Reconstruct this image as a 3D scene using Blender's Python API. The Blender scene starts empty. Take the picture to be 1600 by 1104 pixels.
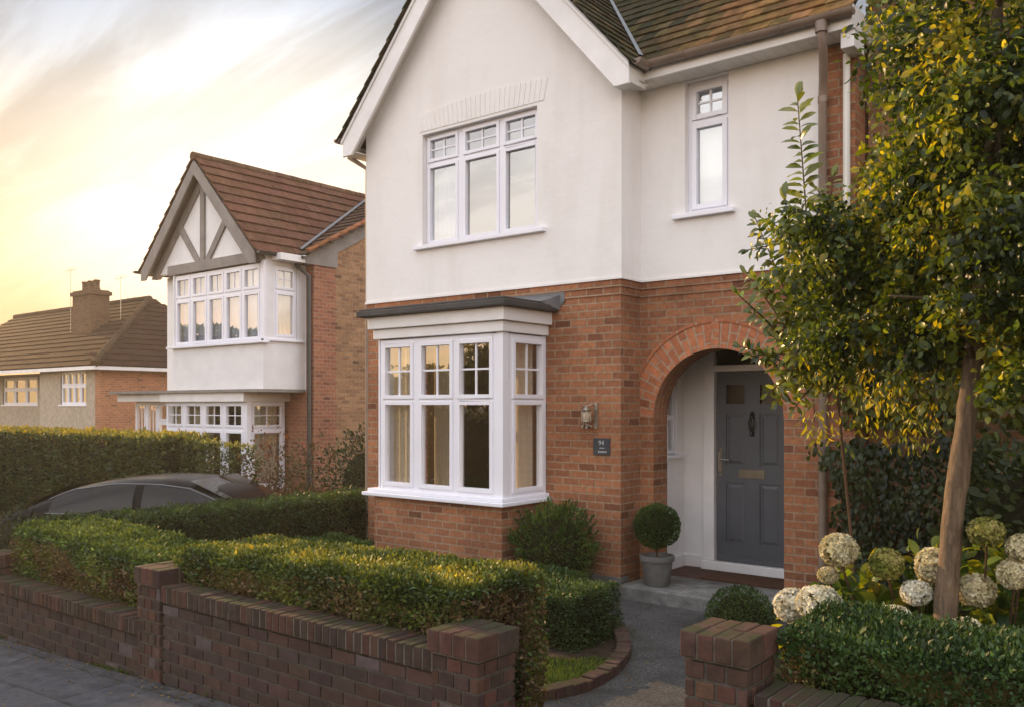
import bpy, math, random
import numpy as np
from mathutils import Vector, Matrix
random.seed(7); rng = np.random.default_rng(7)
S = bpy.context.scene
R = math.radians
# ---------------------------------------------------------------- camera
cam = bpy.data.cameras.new("camera"); co = bpy.data.objects.new("camera", cam); S.collection.objects.link(co)
co.location = (0, 0, 1.85); co.rotation_euler = (R(90), 0, R(38.4))
cam.sensor_width = 36; cam.lens = 36 * 1387 / 1600; cam.shift_y = 0.05
cam.clip_start = .05; cam.clip_end = 2000
S.camera = co
# ---------------------------------------------------------------- light
SUN_EL, SUN_AZ = 13.0, 7.0            # azimuth: degrees behind the street line, to the left of the picture
sd = Vector((-math.cos(R(SUN_EL)) * math.cos(R(SUN_AZ)), math.cos(R(SUN_EL)) * math.sin(R(SUN_AZ)), math.sin(R(SUN_EL))))
W = bpy.data.worlds.new("World"); S.world = W; W.use_nodes = True
nt = W.node_tree; N = nt.nodes; L = nt.links; N.clear()
def wn(t, **k):
    n = N.new(t)
    for a, b in k.items(): setattr(n, a, b)
    return n
out = wn('ShaderNodeOutputWorld'); bg = wn('ShaderNodeBackground'); bg.inputs[1].default_value = 0.15
sky = wn('ShaderNodeTexSky', sky_type='NISHITA', sun_disc=False)
sky.sun_elevation = R(SUN_EL); sky.sun_rotation = math.atan2(sd.x, sd.y)
sky.air_density = 1.0; sky.dust_density = 2.0; sky.ozone_density = 1.0
tc = wn('ShaderNodeTexCoord'); sep = wn('ShaderNodeSeparateXYZ'); L.new(tc.outputs['Generated'], sep.inputs[0])
def wm(op, a, b=None, c=None):
    n = wn('ShaderNodeMath', operation=op)
    for i, v in enumerate((a, b, c)):
        if v is None: continue
        if isinstance(v, (int, float)): n.inputs[i].default_value = v
        else: L.new(v, n.inputs[i])
    return n.outputs[0]
zz = wm('ADD', wm('MAXIMUM', sep.outputs[2], 0.0), 0.16)
cx = wm('DIVIDE', sep.outputs[0], zz); cy = wm('DIVIDE', sep.outputs[1], zz)
cmb = wn('ShaderNodeCombineXYZ'); L.new(cx, cmb.inputs[0]); L.new(cy, cmb.inputs[1])
mp = wn('ShaderNodeMapping'); mp.inputs['Rotation'].default_value = (0, 0, R(28)); mp.inputs['Scale'].default_value = (.42, 1.5, 1)
mp.inputs['Location'].default_value = (3.1, 1.7, 0)
L.new(cmb.outputs[0], mp.inputs[0])
nz = wn('ShaderNodeTexNoise'); nz.inputs['Scale'].default_value = 0.9; nz.inputs['Detail'].default_value = 7; nz.inputs['Roughness'].default_value = .52; nz.inputs['Distortion'].default_value = .5
L.new(mp.outputs[0], nz.inputs['Vector'])
mp2 = wn('ShaderNodeMapping'); mp2.inputs['Rotation'].default_value = (0, 0, R(40)); mp2.inputs['Scale'].default_value = (.55, 3.2, 1); L.new(cmb.outputs[0], mp2.inputs[0])
nz2 = wn('ShaderNodeTexNoise'); nz2.inputs['Scale'].default_value = 1.5; nz2.inputs['Detail'].default_value = 8; nz2.inputs['Roughness'].default_value = .6; nz2.inputs['Distortion'].default_value = .8; L.new(mp2.outputs[0], nz2.inputs['Vector'])
cr = wn('ShaderNodeMapRange'); cr.inputs[1].default_value = .43; cr.inputs[2].default_value = .60; cr.interpolation_type = 'SMOOTHSTEP'
L.new(wm('ADD', wm('MULTIPLY', nz.outputs[0], .58), wm('MULTIPLY', nz2.outputs[0], .42)), cr.inputs[0])
# colour by height above the horizon, glow round the sunset, brighter open sky behind the camera
dot = wn('ShaderNodeVectorMath', operation='DOT_PRODUCT'); L.new(tc.outputs['Generated'], dot.inputs[0])
dot.inputs[1].default_value = Vector((-.80, .60, .20)).normalized()
def ramp(inp, stops):
    r = wn('ShaderNodeValToRGB'); e = r.color_ramp.elements
    e[0].position = stops[0][0]; e[0].color = (*stops[0][1], 1)
    e[1].position = stops[-1][0]; e[1].color = (*stops[-1][1], 1)
    for p, c in stops[1:-1]:
        q = e.new(p); q.color = (*c, 1)
    L.new(inp, r.inputs[0]); return r.outputs[0]
def wmix(f, a, b, bt='MIX'):
    q = wn('ShaderNodeMix', data_type='RGBA', blend_type=bt)
    for i, v in ((0, f), (6, a), (7, b)):
        if isinstance(v, (int, float)): q.inputs[i].default_value = v
        elif isinstance(v, tuple): q.inputs[i].default_value = (*v, 1)
        else: L.new(v, q.inputs[i])
    return q.outputs[2]
zp = wm('MAXIMUM', sep.outputs[2], 0.0)
base = ramp(zp, [(0, (1.2, .66, .27)), (.10, (1.2, .76, .40)), (.19, (1.22, 1.02, .74)), (.27, (1.14, 1.05, .88)), (.34, (.78, .82, .88)), (.42, (.52, .62, .80)), (1, (.62, .66, .76))])
dark = ramp(zp, [(0, (.95, .62, .28)), (.10, (.92, .63, .32)), (.19, (.88, .69, .46)), (.27, (.72, .61, .50)), (.34, (.40, .39, .40)), (.42, (.30, .33, .39)), (1, (.40, .43, .50))])
cl = wmix(cr.outputs[0], base, dark)
glow = wn('ShaderNodeMapRange'); glow.interpolation_type = 'SMOOTHERSTEP'; glow.inputs[1].default_value = .955; glow.inputs[2].default_value = 1.0; glow.inputs[4].default_value = .42; L.new(dot.outputs['Value'], glow.inputs[0])
cl = wmix(glow.outputs[0], cl, (1.35, 1.22, 1.0), 'ADD')
away = wn('ShaderNodeMapRange'); away.inputs[1].default_value = .80; away.inputs[2].default_value = .25; away.inputs[3].default_value = 1.0; away.inputs[4].default_value = 2.45; L.new(dot.outputs['Value'], away.inputs[0])
zlo = wn('ShaderNodeMapRange'); zlo.inputs[1].default_value = .045; zlo.inputs[2].default_value = .11; L.new(zp, zlo.inputs[0])
aw2 = wm('MULTIPLY', wm('MULTIPLY', wm('SUBTRACT', away.outputs[0], 1.0), .42), zlo.outputs[0])
cl = wmix(aw2, cl, wmix(cr.outputs[0], (1.0, .98, 1.0), (.70, .72, .78)))
sc_ = wn('ShaderNodeVectorMath', operation='SCALE'); L.new(cl, sc_.inputs[0]); L.new(wm('MULTIPLY', away.outputs[0], 4.6), sc_.inputs[3])
hs = sc_
fin = wn('ShaderNodeMix', data_type='RGBA'); fin.inputs[0].default_value = .985; L.new(sky.outputs[0], fin.inputs[6]); L.new(hs.outputs[0], fin.inputs[7])
L.new(fin.outputs[2], bg.inputs[0]); L.new(bg.outputs[0], out.inputs[0])
sun = bpy.data.lights.new("sun", 'SUN'); so = bpy.data.objects.new("sun", sun); S.collection.objects.link(so)
sun.energy = 5; sun.angle = R(.6); sun.color = (1, .64, .30)
so.rotation_euler = sd.to_track_quat('Z', 'Y').to_euler()
S.view_settings.view_transform = 'Standard'; S.view_settings.look = 'None'; S.view_settings.exposure = 0.52
S.view_settings.gamma = 1
S.render.engine = 'CYCLES'

# ---------------------------------------------------------------- materials
def new_mat(name):
    m = bpy.data.materials.new(name); m.use_nodes = True; t = m.node_tree; t.nodes.clear(); return m, t
class NB:
    def __init__(s, name):
        s.m, s.t = new_mat(name); s.o = s.n('ShaderNodeOutputMaterial'); s.p = s.n('ShaderNodeBsdfPrincipled'); s.l(s.p.outputs[0], s.o.inputs[0])
    def n(s, ty, **k):
        q = s.t.nodes.new(ty)
        for a, b in k.items(): setattr(q, a, b)
        return q
    def l(s, a, b): s.t.links.new(a, b)
    def uv(s): return s.n('ShaderNodeUVMap').outputs[0]
    def ob(s): return s.n('ShaderNodeTexCoord').outputs['Object']
    def noise(s, vec, sc, det=4, rough=.55, dist=0, scale3=None):
        if scale3:
            q = s.n('ShaderNodeMapping'); q.inputs['Scale'].default_value = scale3; s.l(vec, q.inputs[0]); vec = q.outputs[0]
        q = s.n('ShaderNodeTexNoise'); q.inputs['Scale'].default_value = sc; q.inputs['Detail'].default_value = det
        q.inputs['Roughness'].default_value = rough; q.inputs['Distortion'].default_value = dist; s.l(vec, q.inputs['Vector']); return q.outputs[0]
    def rng(s, v, a, b, c=0, d=1):
        q = s.n('ShaderNodeMapRange'); 
        for i, x in enumerate((a, b, c, d)): q.inputs[i + 1].default_value = x
        s.l(v, q.inputs[0]); return q.outputs[0]
    def mix(s, f, a, b, bt='MIX'):
        q = s.n('ShaderNodeMix', data_type='RGBA', blend_type=bt)
        for i, v in ((0, f), (6, a), (7, b)):
            if isinstance(v, (int, float)): q.inputs[i].default_value = v
            elif isinstance(v, tuple): q.inputs[i].default_value = (*v, 1) if len(v) == 3 else v
            else: s.l(v, q.inputs[i])
        return q.outputs[2]
    def math(s, op, a, b=0.0):
        q = s.n('ShaderNodeMath', operation=op)
        for i, v in ((0, a), (1, b)):
            if isinstance(v, (int, float)): q.inputs[i].default_value = v
            else: s.l(v, q.inputs[i])
        return q.outputs[0]
    def bump(s, h, dist=.01, st=1, prev=None):
        q = s.n('ShaderNodeBump'); q.inputs['Distance'].default_value = dist; q.inputs['Strength'].default_value = st; s.l(h, q.inputs['Height'])
        if prev: s.l(prev, q.inputs['Normal'])
        return q.outputs[0]
    def set(s, col=None, rough=None, normal=None, metal=None, spec=None):
        for nme, v in (('Base Color', col), ('Roughness', rough), ('Normal', normal), ('Metallic', metal), ('Specular IOR Level', spec)):
            if v is None: continue
            i = s.p.inputs[nme]
            if isinstance(v, tuple): i.default_value = (*v, 1)
            elif isinstance(v, (int, float)): i.default_value = v
            else: s.l(v, i)
        return s.m
def brick_mat(name, c1, c2, mortar, dirt=.35, scale=1.0, soft=.1):
    b = NB(name); uv = b.uv()
    wob = b.n('ShaderNodeVectorMath', operation='ADD'); nn = b.n('ShaderNodeTexNoise'); nn.inputs['Scale'].default_value = 9; b.l(uv, nn.inputs['Vector'])
    sc = b.n('ShaderNodeVectorMath', operation='SCALE'); sc.inputs[3].default_value = .006; b.l(nn.outputs[1], sc.inputs[0]); b.l(uv, wob.inputs[0]); b.l(sc.outputs[0], wob.inputs[1])
    k = b.n('ShaderNodeTexBrick'); k.offset = .5; k.inputs['Scale'].default_value = 1; k.inputs['Brick Width'].default_value = .195 * scale
    k.inputs['Row Height'].default_value = .075 * scale; k.inputs['Mortar Size'].default_value = .0072 * scale; k.inputs['Mortar Smooth'].default_value = soft
    k.inputs['Bias'].default_value = 0; k.inputs['Color1'].default_value = (0, 0, 0, 1); k.inputs['Color2'].default_value = (1, 1, 1, 1); k.inputs['Mortar'].default_value = (.5, .5, .5, 1)
    b.l(wob.outputs[0], k.inputs['Vector']); rp = b.n('ShaderNodeValToRGB'); e = rp.color_ramp.elements; b.l(k.outputs['Color'], rp.inputs[0])
    e[0].position = 0; e[0].color = (*[x * .66 for x in c2], 1); e[1].position = 1; e[1].color = (*[min(1, x * 1.12) for x in c1], 1)
    for ps, cc in ((.06, tuple(a_ * .3 + b_ * .7 for a_, b_ in zip(c1, c2))), (.40, tuple(a_ * .6 + b_ * .4 for a_, b_ in zip(c1, c2))), (.72, c1)): q_ = e.new(ps); q_.color = (*cc, 1)
    bc = b.mix(k.outputs['Fac'], rp.outputs[0], mortar)
    big = b.rng(b.noise(uv, 1.1, 4), .35, .68); col = b.mix(b.math('MULTIPLY', big, dirt), bc, tuple(x * .55 for x in c2))
    f2 = b.rng(b.noise(uv, 22, 5, .65), .3, .75, .72, 1.25); col = b.mix(1.0, col, (1, 1, 1), 'MULTIPLY')
    q = b.n('ShaderNodeVectorMath', operation='SCALE'); b.l(col, q.inputs[0]); b.l(f2, q.inputs[3]); col = q.outputs[0]
    pale = b.rng(b.noise(uv, 3.3, 6, .7), .62, .8, 0, .25); col = b.mix(pale, col, tuple(min(1, x * 1.3 + .04) for x in mortar))
    inv = b.math('SUBTRACT', 1.0, k.outputs['Fac']); n1 = b.bump(inv, .008, .9); n2 = b.bump(b.noise(uv, 60, 4), .003, .6, n1)
    return b.set(col, .9, n2, spec=.2)
M = {}
M['brick'] = brick_mat('red_brick', (.385, .165, .082), (.235, .098, .056), (.36, .265, .18), .5)
M['brick_arch'] = brick_mat('arch_brick', (.46, .175, .085), (.34, .125, .065), (.37, .28, .2), .25)
M['brick_nb'] = brick_mat('orange_red_brick', (.38, .15, .085), (.25, .095, .06), (.36, .27, .2), .3)
M['brick_stock'] = brick_mat('brown_stock_brick', (.40, .22, .115), (.22, .11, .06), (.32, .25, .18), .3)
M['brick_dark'] = brick_mat('dark_brown_brick', (.15, .08, .045), (.10, .055, .035), (.12, .09, .07), .3)  # plain dark brown brick for the chimney and its pots
M['brick_far'] = brick_mat('far_orange_brick', (.46, .19, .10), (.33, .14, .08), (.42, .28, .18), .1)
def attr_mat(name, rough=.8, spec=.3, bump=.004, bs=45, trans=0, coat=0, noise_amp=(.75, 1.2), ns=18, vec='Object', metal=0, moss=None, pale=0):
    b = NB(name); a = b.n('ShaderNodeAttribute', attribute_name='Col'); ob = b.ob()
    f = b.rng(b.noise(ob, ns, 5, .62), .3, .72, *noise_amp); q = b.n('ShaderNodeVectorMath', operation='SCALE'); b.l(a.outputs['Color'], q.inputs[0]); b.l(f, q.inputs[3])
    nrm = b.bump(b.noise(ob, bs, 5, .65), bump, .8); colr = q.outputs[0]
    if pale: colr = b.mix(b.rng(b.noise(ob, 2.6, 6, .7), .56, .74, 0, pale), colr, (.16, .135, .125)); colr = b.mix(b.rng(b.noise(ob, 5.5, 5, .7), .55, .72, 0, .6), colr, (.018, .015, .012))
    if moss:
        ge = b.n('ShaderNodeNewGeometry'); sx = b.n('ShaderNodeSeparateXYZ'); b.l(ge.outputs['Normal'], sx.inputs[0])
        mk = b.math('MULTIPLY', b.rng(sx.outputs[2], .5, .9), b.rng(b.noise(ob, 5, 6, .7), .44, .6, 0, moss)); colr = b.mix(mk, colr, (.030, .036, .012))
    return b.set(colr, rough, nrm, spec=spec, metal=metal)
M['brick_geo'] = attr_mat('weathered_brick', .9, .2, .005, 70, moss=.85, pale=.35)
M['tile_geo'] = attr_mat('roof_tile', .95, .04, .006, 55, ns=9, noise_amp=(.6, 1.3), moss=.5)
M['tile_far'] = attr_mat('concrete_tile', .95, .03, .006, 55, ns=9, noise_amp=(.7, 1.2))
M['stone_geo'] = attr_mat('stone_detail', .85, .3, .004, 60)
def plain(name, c, rough=.6, spec=.4, bump=0, bs=30, var=(.92, 1.05), ns=4, metal=0, coat=0):
    b = NB(name); ob = b.ob(); q = b.n('ShaderNodeVectorMath', operation='SCALE'); q.inputs[0].default_value = c
    b.l(b.rng(b.noise(ob, ns, 5, .6), .3, .7, *var), q.inputs[3])
    n = b.bump(b.noise(ob, bs, 4), bump, .7) if bump else None
    if coat: b.p.inputs['Coat Weight'].default_value = coat; b.p.inputs['Coat Roughness'].default_value = .06
    return b.set(q.outputs[0], rough, n, metal=metal, spec=spec)
def render_mat():
    b = NB('white_render'); ob = b.ob(); base = (.82, .795, .785)
    st = b.rng(b.noise(ob, 1.2, 6, .6, scale3=(2.2, 2.2, .35)), .5, .78, 0, .34)
    col = b.mix(st, base, (.56, .52, .47)); col = b.mix(b.rng(b.noise(ob, .8, 3), .35, .7, 0, .35), col, (.70, .68, .67)); col = b.mix(b.rng(b.noise(ob, 3.5, 6, .7), .55, .8, 0, .25), col, (.62, .58, .52))
    n1 = b.bump(b.noise(ob, 3.2, 5, .6), .02, .5); n2 = b.bump(b.noise(ob, 130, 3, .7), .0025, .7, n1)
    return b.set(col, .88, n2, spec=.15)
M['render'] = render_mat()
M['render_nb'] = plain('neighbour_white_render', (.78, .77, .78), .9, .1, .002, 120, (.93, 1.03))
M['upvc'] = plain('white_upvc', (.79, .79, .86), .32, .5, 0, var=(.97, 1.02))
M['paint_white'] = plain('white_painted_wood', (.79, .77, .77), .45, .4, .0015, 30, (.9, 1.04), 3)
M['soffit'] = plain('soffit_board', (.70, .67, .62), .6, .3)
M['timber_grey'] = plain('grey_painted_timber', (.24, .215, .20), .7, .3, .002, 25, (.8, 1.15))
M['pebble'] = plain('beige_pebbledash', (.44, .37, .29), .95, .1, .008, 120, (.8, 1.15), 8)
M['gutter'] = plain('brown_grey_gutter', (.21, .155, .12), .42, .5, 0, var=(.8, 1.15))
M['gutter_dark'] = plain('dark_downpipe', (.05, .045, .045), .4, .5)
M['lead'] = plain('lead_sheet', (.15, .155, .165), .55, .5, .003, 14, (.75, 1.2), metal=.2)
M['felt'] = plain('dark_roofing_felt', (.045, .042, .042), .62, .4, .003, 60, (.8, 1.3))
M['door'] = plain('grey_door_paint', (.088, .094, .110), .42, .4, .0012, 20, (.9, 1.08))
M['iron'] = plain('black_iron', (.015, .015, .015), .45, .5)
M['brass'] = plain('aged_brass', (.22, .195, .15), .4, .5, .001, 40, (.7, 1.2), metal=.8)
M['steel'] = plain('brushed_steel', (.42, .39, .34), .35, .5, .0005, 60, (.8, 1.1), metal=.9)
M['mat'] = plain('brown_door_mat', (.085, .045, .03), .95, .1, .01, 150, (.6, 1.4), 60)
M['quarry'] = brick_mat('quarry_tile', (.13, .06, .045), (.085, .045, .035), (.07, .06, .05), .3, .8)
M['pot'] = plain('grey_pot_glaze', (.14, .135, .13), .55, .4, .003, 25, (.7, 1.25), 7)
M['soil'] = plain('dark_soil', (.035, .024, .017), .95, .1, .03, 22, (.5, 1.6), 12)
M['bark'] = None
M['curtain'] = None
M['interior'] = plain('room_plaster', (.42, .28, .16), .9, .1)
M['interior_dark'] = plain('room_shadow_wall', (.06, .045, .035), .9, .1)  # darker copy of the room colour, shade painted in
M['blind'] = plain('white_roller_blind', (.60, .66, .74), .8, .2)
M['slate'] = plain('slate_plaque_stone', (.035, .04, .05), .5, .4, .002, 40, (.7, 1.3))
M['chalk'] = plain('white_paint_lettering', (.42, .42, .42), .6, .3)
M['tyre'] = plain('black_rubber', (.012, .012, .012), .8, .2)
M['rim'] = plain('alloy_rim', (.45, .45, .46), .3, .5, metal=.9)
M['carpaint'] = plain('black_car_paint', (.005, .005, .006), .25, .08, 0, var=(.95, 1.05))
M['tail'] = plain('red_lamp_lens', (.25, .01, .008), .15, .6)
M['chrome'] = plain('chrome_trim', (.16, .16, .17), .3, .5, metal=1)
def bark_mat():
    b = NB('smooth_bark'); ob = b.ob()
    h = b.noise(ob, 9, 7, .65, .6, (5, 5, .9)); h2 = b.noise(ob, 16, 4, .5, .2, (.6, .6, 3.5))
    col = b.mix(b.rng(h, .35, .68), (.075, .052, .034), (.19, .13, .082)); col = b.mix(b.rng(h2, .62, .74, 0, .5), col, (.09, .055, .03))
    return b.set(col, .8, b.bump(h2, .004, .7, b.bump(h, .01, .8)), spec=.25)
M['bark'] = bark_mat()
M['twig'] = plain('brown_twig', (.085, .05, .03), .85, .2, .003, 30, (.7, 1.3))
M['inner_hedge'] = plain('hedge_inner_twigs', (.018, .018, .009), .95, .05, .03, 25, (.5, 1.6), 20)
def curtain_mat(name, c, tr):
    b = NB(name); ob = b.ob(); q = b.n('ShaderNodeBsdfTranslucent'); q.inputs[0].default_value = (*c, 1)
    m = b.n('ShaderNodeMixShader'); m.inputs[0].default_value = .4; b.set(c, .9, spec=.1)
    b.l(b.p.outputs[0], m.inputs[1]); b.l(q.outputs[0], m.inputs[2])
    t = b.n('ShaderNodeBsdfTransparent'); m2 = b.n('ShaderNodeMixShader'); m2.inputs[0].default_value = tr
    b.l(m.outputs[0], m2.inputs[1]); b.l(t.outputs[0], m2.inputs[2]); b.l(m2.outputs[0], b.o.inputs[0]); return b.m
M['curtain'] = curtain_mat('cream_curtain_cloth', (.74, .64, .50), .02)
M['net'] = curtain_mat('sheer_net_cloth', (.74, .80, .95), .12)
def glass_mat(name, ior=1.9, tint=(.95, .97, .96), rough=0.0, wob=.0006):
    b = NB(name); f0 = ((ior - 1) / (ior + 1)) ** 2; ge = b.n('ShaderNodeNewGeometry'); dp = b.n('ShaderNodeVectorMath', operation='DOT_PRODUCT'); b.l(ge.outputs['Normal'], dp.inputs[0]); b.l(ge.outputs['Incoming'], dp.inputs[1])
    fr = b.math('ADD', f0, b.math('MULTIPLY', 1 - f0, b.math('POWER', b.math('SUBTRACT', 1.0, b.math('ABSOLUTE', dp.outputs['Value'])), 5.0)))
    g = b.n('ShaderNodeBsdfGlossy'); g.inputs['Roughness'].default_value = rough; g.inputs[0].default_value = (1, 1, 1, 1)
    t = b.n('ShaderNodeBsdfTransparent'); t.inputs[0].default_value = (*tint, 1)
    m = b.n('ShaderNodeMixShader'); nrm = b.bump(b.noise(b.ob(), 2.0, 2), .02, wob * 100)
    b.l(nrm, g.inputs['Normal']); b.l(fr, m.inputs[0]); b.l(t.outputs[0], m.inputs[1]); b.l(g.outputs[0], m.inputs[2]); b.l(m.outputs[0], b.o.inputs[0]); return b.m
M['glass'] = glass_mat('window_glass', 3.1)
M['glass_up'] = glass_mat('upper_window_glass', 3.6)
M['glass_frost'] = glass_mat('textured_door_glass', 1.7, (.12, .12, .11), .2)
M['glass_car'] = glass_mat('tinted_car_glass', 1.42, (.04, .045, .03))
def leaf_mat(name, rough=.42, trans=.4, spec=.45, tcol=(1.7, 1.5, .55)):
    b = NB(name); a = b.n('ShaderNodeAttribute', attribute_name='Col'); b.set(a.outputs['Color'], rough, spec=spec)
    t = b.n('ShaderNodeBsdfTranslucent'); b.l(b.mix(1.0, a.outputs['Color'], tcol, 'MULTIPLY'), t.inputs[0])
    m = b.n('ShaderNodeMixShader'); m.inputs[0].default_value = trans; b.l(b.p.outputs[0], m.inputs[1]); b.l(t.outputs[0], m.inputs[2]); b.l(m.outputs[0], b.o.inputs[0]); return b.m
M['leaf'] = leaf_mat('green_leaf', .4, .5, .45, (2.3, 1.9, .4)); M['leaf_gloss'] = leaf_mat('glossy_leaf', .3, .35, .6)
M['leaf_hedge'] = leaf_mat('small_hedge_leaf', .5, .3, .35)
M['petal'] = leaf_mat('cream_petal', .8, .35, .1, (1, .96, .8)); M['moss_core'] = plain('flower_head_core', (.25, .24, .12), .9, .1); M['straw'] = leaf_mat('dry_grass', .8, .3, .1, (1.1, 1, .8))
def flag_mat():
    b = NB('worn_flagstone'); uv = b.uv(); k = b.n('ShaderNodeTexBrick'); k.offset = .37; k.inputs['Scale'].default_value = 1
    w = b.n('ShaderNodeVectorMath', operation='ADD'); nn = b.n('ShaderNodeTexNoise'); nn.inputs['Scale'].default_value = 3.0; nn.inputs['Detail'].default_value = 6; b.l(uv, nn.inputs['Vector'])
    sc = b.n('ShaderNodeVectorMath', operation='SCALE'); sc.inputs[3].default_value = .07; b.l(nn.outputs[1], sc.inputs[0]); b.l(uv, w.inputs[0]); b.l(sc.outputs[0], w.inputs[1]); b.l(w.outputs[0], k.inputs['Vector'])
    k.inputs['Brick Width'].default_value = .85; k.inputs['Row Height'].default_value = .42; k.inputs['Mortar Size'].default_value = .011; k.inputs['Mortar Smooth'].default_value = .3
    k.inputs['Color1'].default_value = (.060, .059, .066, 1); k.inputs['Color2'].default_value = (.040, .040, .047, 1); k.inputs['Mortar'].default_value = (.025, .024, .02, 1)
    v = b.n('ShaderNodeTexVoronoi', feature='DISTANCE_TO_EDGE'); v.inputs['Scale'].default_value = 1.05; b.l(w.outputs[0], v.inputs['Vector'])
    crack = b.rng(v.outputs[0], 0.0, .018, 1, 0); cm = b.rng(b.noise(uv, 1.3, 2), .56, .7); crack = b.math('MULTIPLY', crack, cm)
    n5 = b.noise(uv, 7, 8, .68); col = b.mix(b.rng(n5, .35, .7), k.outputs['Color'], (.10, .098, .105)); col = b.mix(b.rng(b.noise(uv, 45, 5, .7), .45, .7, 0, .55), col, (.05, .05, .055))
    col = b.mix(crack, col, (.02, .02, .018)); col = b.mix(b.rng(b.noise(uv, 2.2, 5), .6, .75, 0, .4), col, (.05, .055, .035))
    h = b.math('SUBTRACT', n5, b.math('ADD', k.outputs['Fac'], crack)); return b.set(col, b.rng(n5, .3, .7, .75, .95), b.bump(b.noise(uv, 60, 5), .004, .6, b.bump(h, .03, 1.0)), spec=.12)
M['flag'] = flag_mat()
def path_mat():
    b = NB('rough_path_surface'); uv = b.uv(); n5 = b.noise(uv, 48, 6, .8); n1 = b.noise(uv, 3, 7, .7)
    col = b.mix(b.rng(n5, .42, .66), (.030, .030, .033), (.17, .165, .16)); col = b.mix(b.rng(n1, .42, .62, 0, .65), col, (.032, .032, .028))
    v = b.n('ShaderNodeTexVoronoi', feature='DISTANCE_TO_EDGE'); v.inputs['Scale'].default_value = .9; b.l(uv, v.inputs['Vector'])
    col = b.mix(b.rng(v.outputs[0], 0, .01, .6, 0), col, (.02, .02, .02))
    return b.set(col, .85, b.bump(n5, .008, .9, b.bump(n1, .02, .6)), spec=.3)
M['path'] = path_mat()
def conc_mat():
    b = NB('worn_concrete'); ob = b.ob(); n1 = b.noise(ob, 5, 8, .7); n2 = b.noise(ob, 1.6, 4)
    col = b.mix(b.rng(n1, .35, .7), (.085, .082, .08), (.27, .26, .245)); col = b.mix(b.rng(n2, .45, .7, 0, .5), col, (.06, .065, .045))
    return b.set(col, .85, b.bump(n1, .012, .8), spec=.25)
M['conc'] = conc_mat()
def ground_mat():
    b = NB('garden_ground'); uv = b.uv(); n1 = b.noise(uv, 1.4, 5); n2 = b.noise(uv, 25, 5, .7)
    col = b.mix(b.rng(n1, .4, .6), (.035, .045, .016), (.05, .036, .022)); col = b.mix(b.rng(n2, .35, .7), col, (.02, .018, .01))
    return b.set(col, .95, b.bump(n2, .03, .9), spec=.1)
M['ground'] = ground_mat()
M['lawn'] = plain('mown_grass_base', (.03, .045, .012), .95, .1, .02, 40, (.6, 1.4), 20)
M['asphalt'] = plain('road_asphalt', (.05, .05, .052), .85, .3, .006, 90, (.7, 1.3), 30)

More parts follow.
